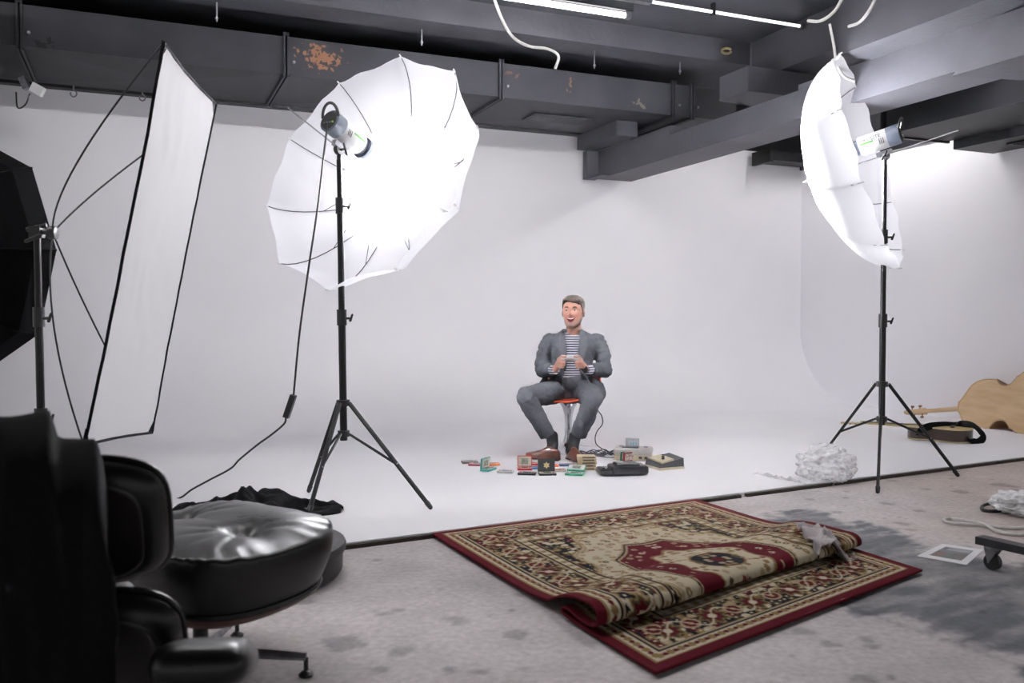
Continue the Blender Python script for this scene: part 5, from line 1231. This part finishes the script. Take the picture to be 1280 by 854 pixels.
# stack of cream cassettes
kb = G(734, 588.5, ZF); T = yawframe(Vector((kb.x, kb.y + .05, ZF)), 4)
names = ['lowest', 'second lowest', 'middle', 'second highest', 'top']
M_cas = mat('cassette_cream', (206, 190, 158), .5, var=(30, (192, 176, 144))); M_dk = mat('cassette_label', (104, 86, 78), .5, var=(90, (70, 58, 54)))
for k in range(5):
    o = thing('game_cassette', '%s cream cassette in the short stack by the shoe' % names[k], 'cassette', T @ Vector((0, 0, .0015 + .0195 * k)), 'cream cassettes stacked by the shoe')
    dx = (.002, -.003, .003, 0, -.002)[k]
    MB(T).rbox((dx, 0, .0107 + .0195 * k), (.122, .09, .0185), .004).build('case', M_cas, o)
    MB(T).box((dx + .002 * k, -.0455, .0115 + .0195 * k), (.085 - .008 * (k % 2), .0012, .009)).build('spine_label', M_dk, o, smooth=False)
MBr = MB(T)

def handheld(x, y, yaw, col, label, kind, size=(.115, .07), face=(206, 200, 186), tilt=100, z0=0.0, screen=(150, 158, 140), art=None):
    """kind 'flat' one slab; 'open' clamshell standing open"""
    p = G(x, y, ZF); T = yawframe(Vector((p.x, p.y, ZF + z0)), yaw); w, d = size
    o = thing('handheld_game', label, 'game', p, 'handheld games scattered on the floor')
    mc = mat('handheld_%d_%d_%d' % col, col, .4, var=(40, tuple(int(v * .88) for v in col))); mf = mat('handheld_face_%d' % face[0], face, .4, var=(60, tuple(int(v * .9) for v in face))); msn = mat('handheld_screen_%d' % screen[0], screen, .25, var=(90, tuple(int(v * .6) for v in screen)))
    def half(Th, nm, buttons):
        q = MB(T @ Th).rbox((0, d / 2, .0075), (w, d, .014), .004).build(nm, mc, o)
        MB(T @ Th).box((0, d / 2, .0150), (w * .90, d * .86, .0012)).build('face_plate', mf, q, smooth=False)
        MB(T @ Th).box((0, d / 2, .0160), (w * .46, d * .52, .0012)).build('screen', msn, q, smooth=False)
        if buttons:
            for s in (-1, 1): MB(T @ Th).lathe([(.007, 0), (.006, .003)], (s * w * .34, d * .35, .0158), seg=12).build('button', MATS.get('button_red') or M_plast, q)
        return q
    half(Matrix.Identity(4), 'base_half', True)
    if kind == 'open':
        Th = Matrix.Translation((0, d, .0155)) @ Matrix.Rotation(math.radians(tilt), 4, 'X')
        lid = half(Th, 'lid_half', False)
        if art:                                     # outer side of the lid
            MB(T @ Th).box((0, d / 2, .0176), (w * .92, d * .86, .0012)).build('lid_face', mat('lid_%d' % art[0], art, .4, var=(30, tuple(int(v * .8) for v in art))), lid, smooth=False)
            st = [(.024 * (1 if k % 2 else .6) * math.cos(k * math.pi / 6), .024 * (1 if k % 2 else .6) * math.sin(k * math.pi / 6)) for k in range(12)]
            MB(T @ Th).prism(st, .001, Matrix.Translation((0, d / 2, .0184))).build('lid_emblem', mat('emblem_cream', (226, 208, 150), .5), lid, smooth=False)
    return o
handheld(588, 580, 12, (64, 56, 60), 'small dark handheld game lying at the far left', 'flat', face=(176, 172, 168))
handheld(595, 583, -8, (126, 44, 62), 'thin maroon handheld game lying beside the dark one', 'flat', face=(190, 176, 172))
handheld(616, 588.5, 62, (64, 164, 156), 'teal handheld game standing open', 'open', tilt=95)
handheld(607, 583, -30, (210, 96, 70), 'small orange-red handheld lying behind the teal one', 'flat', size=(.07, .05), face=(214, 196, 176))
handheld(618, 582.5, 14, (226, 120, 58), 'orange handheld game lying behind the teal one', 'flat', size=(.085, .06), face=(222, 186, 150))
handheld(631, 592, -10, (206, 204, 202), 'pale white handheld game lying flat', 'flat', size=(.11, .06), face=(216, 216, 216), screen=(120, 120, 150))
handheld(656, 588.5, 0, (186, 40, 52), 'red handheld game standing open with cream faces', 'open', tilt=84, size=(.10, .075), face=(206, 196, 170))
handheld(664, 582, -10, (192, 44, 54), 'small red handheld lying behind the open red one', 'flat', size=(.09, .05), face=(206, 190, 184))
handheld(658, 594.5, -8, (38, 38, 44), 'black handheld game lying flat before the open red one', 'flat', size=(.12, .07), face=(150, 130, 116), screen=(90, 130, 140))
handheld(670, 587, 14, (70, 130, 190), 'blue handheld game lying between the red and black ones', 'flat', size=(.10, .055), face=(170, 190, 210))
handheld(685, 595, 6, (40, 42, 48), 'black handheld game standing open with a cream emblem', 'open', tilt=88, size=(.115, .085), face=(196, 188, 170), art=(56, 58, 62))
handheld(688, 584, 4, (224, 108, 70), 'orange handheld game lying behind the emblem one', 'flat', size=(.12, .05), z0=.0, face=(214, 196, 150))
handheld(700, 590.5, 20, (212, 206, 200), 'pale handheld game lying right of the emblem one', 'flat', size=(.10, .06), face=(222, 214, 204), screen=(190, 110, 80))
handheld(717, 595, -16, (58, 156, 120), 'green handheld game lying open flat', 'open', tilt=20, size=(.12, .07), face=(216, 212, 202))
handheld(710, 583.5, 5, (58, 84, 130), 'navy blue handheld game lying behind the green one', 'flat', size=(.115, .05), face=(150, 156, 170))
handheld(751, 590, 10, (104, 62, 60), 'small brown handheld beside the black console', 'flat', size=(.05, .04), face=(120, 80, 76))
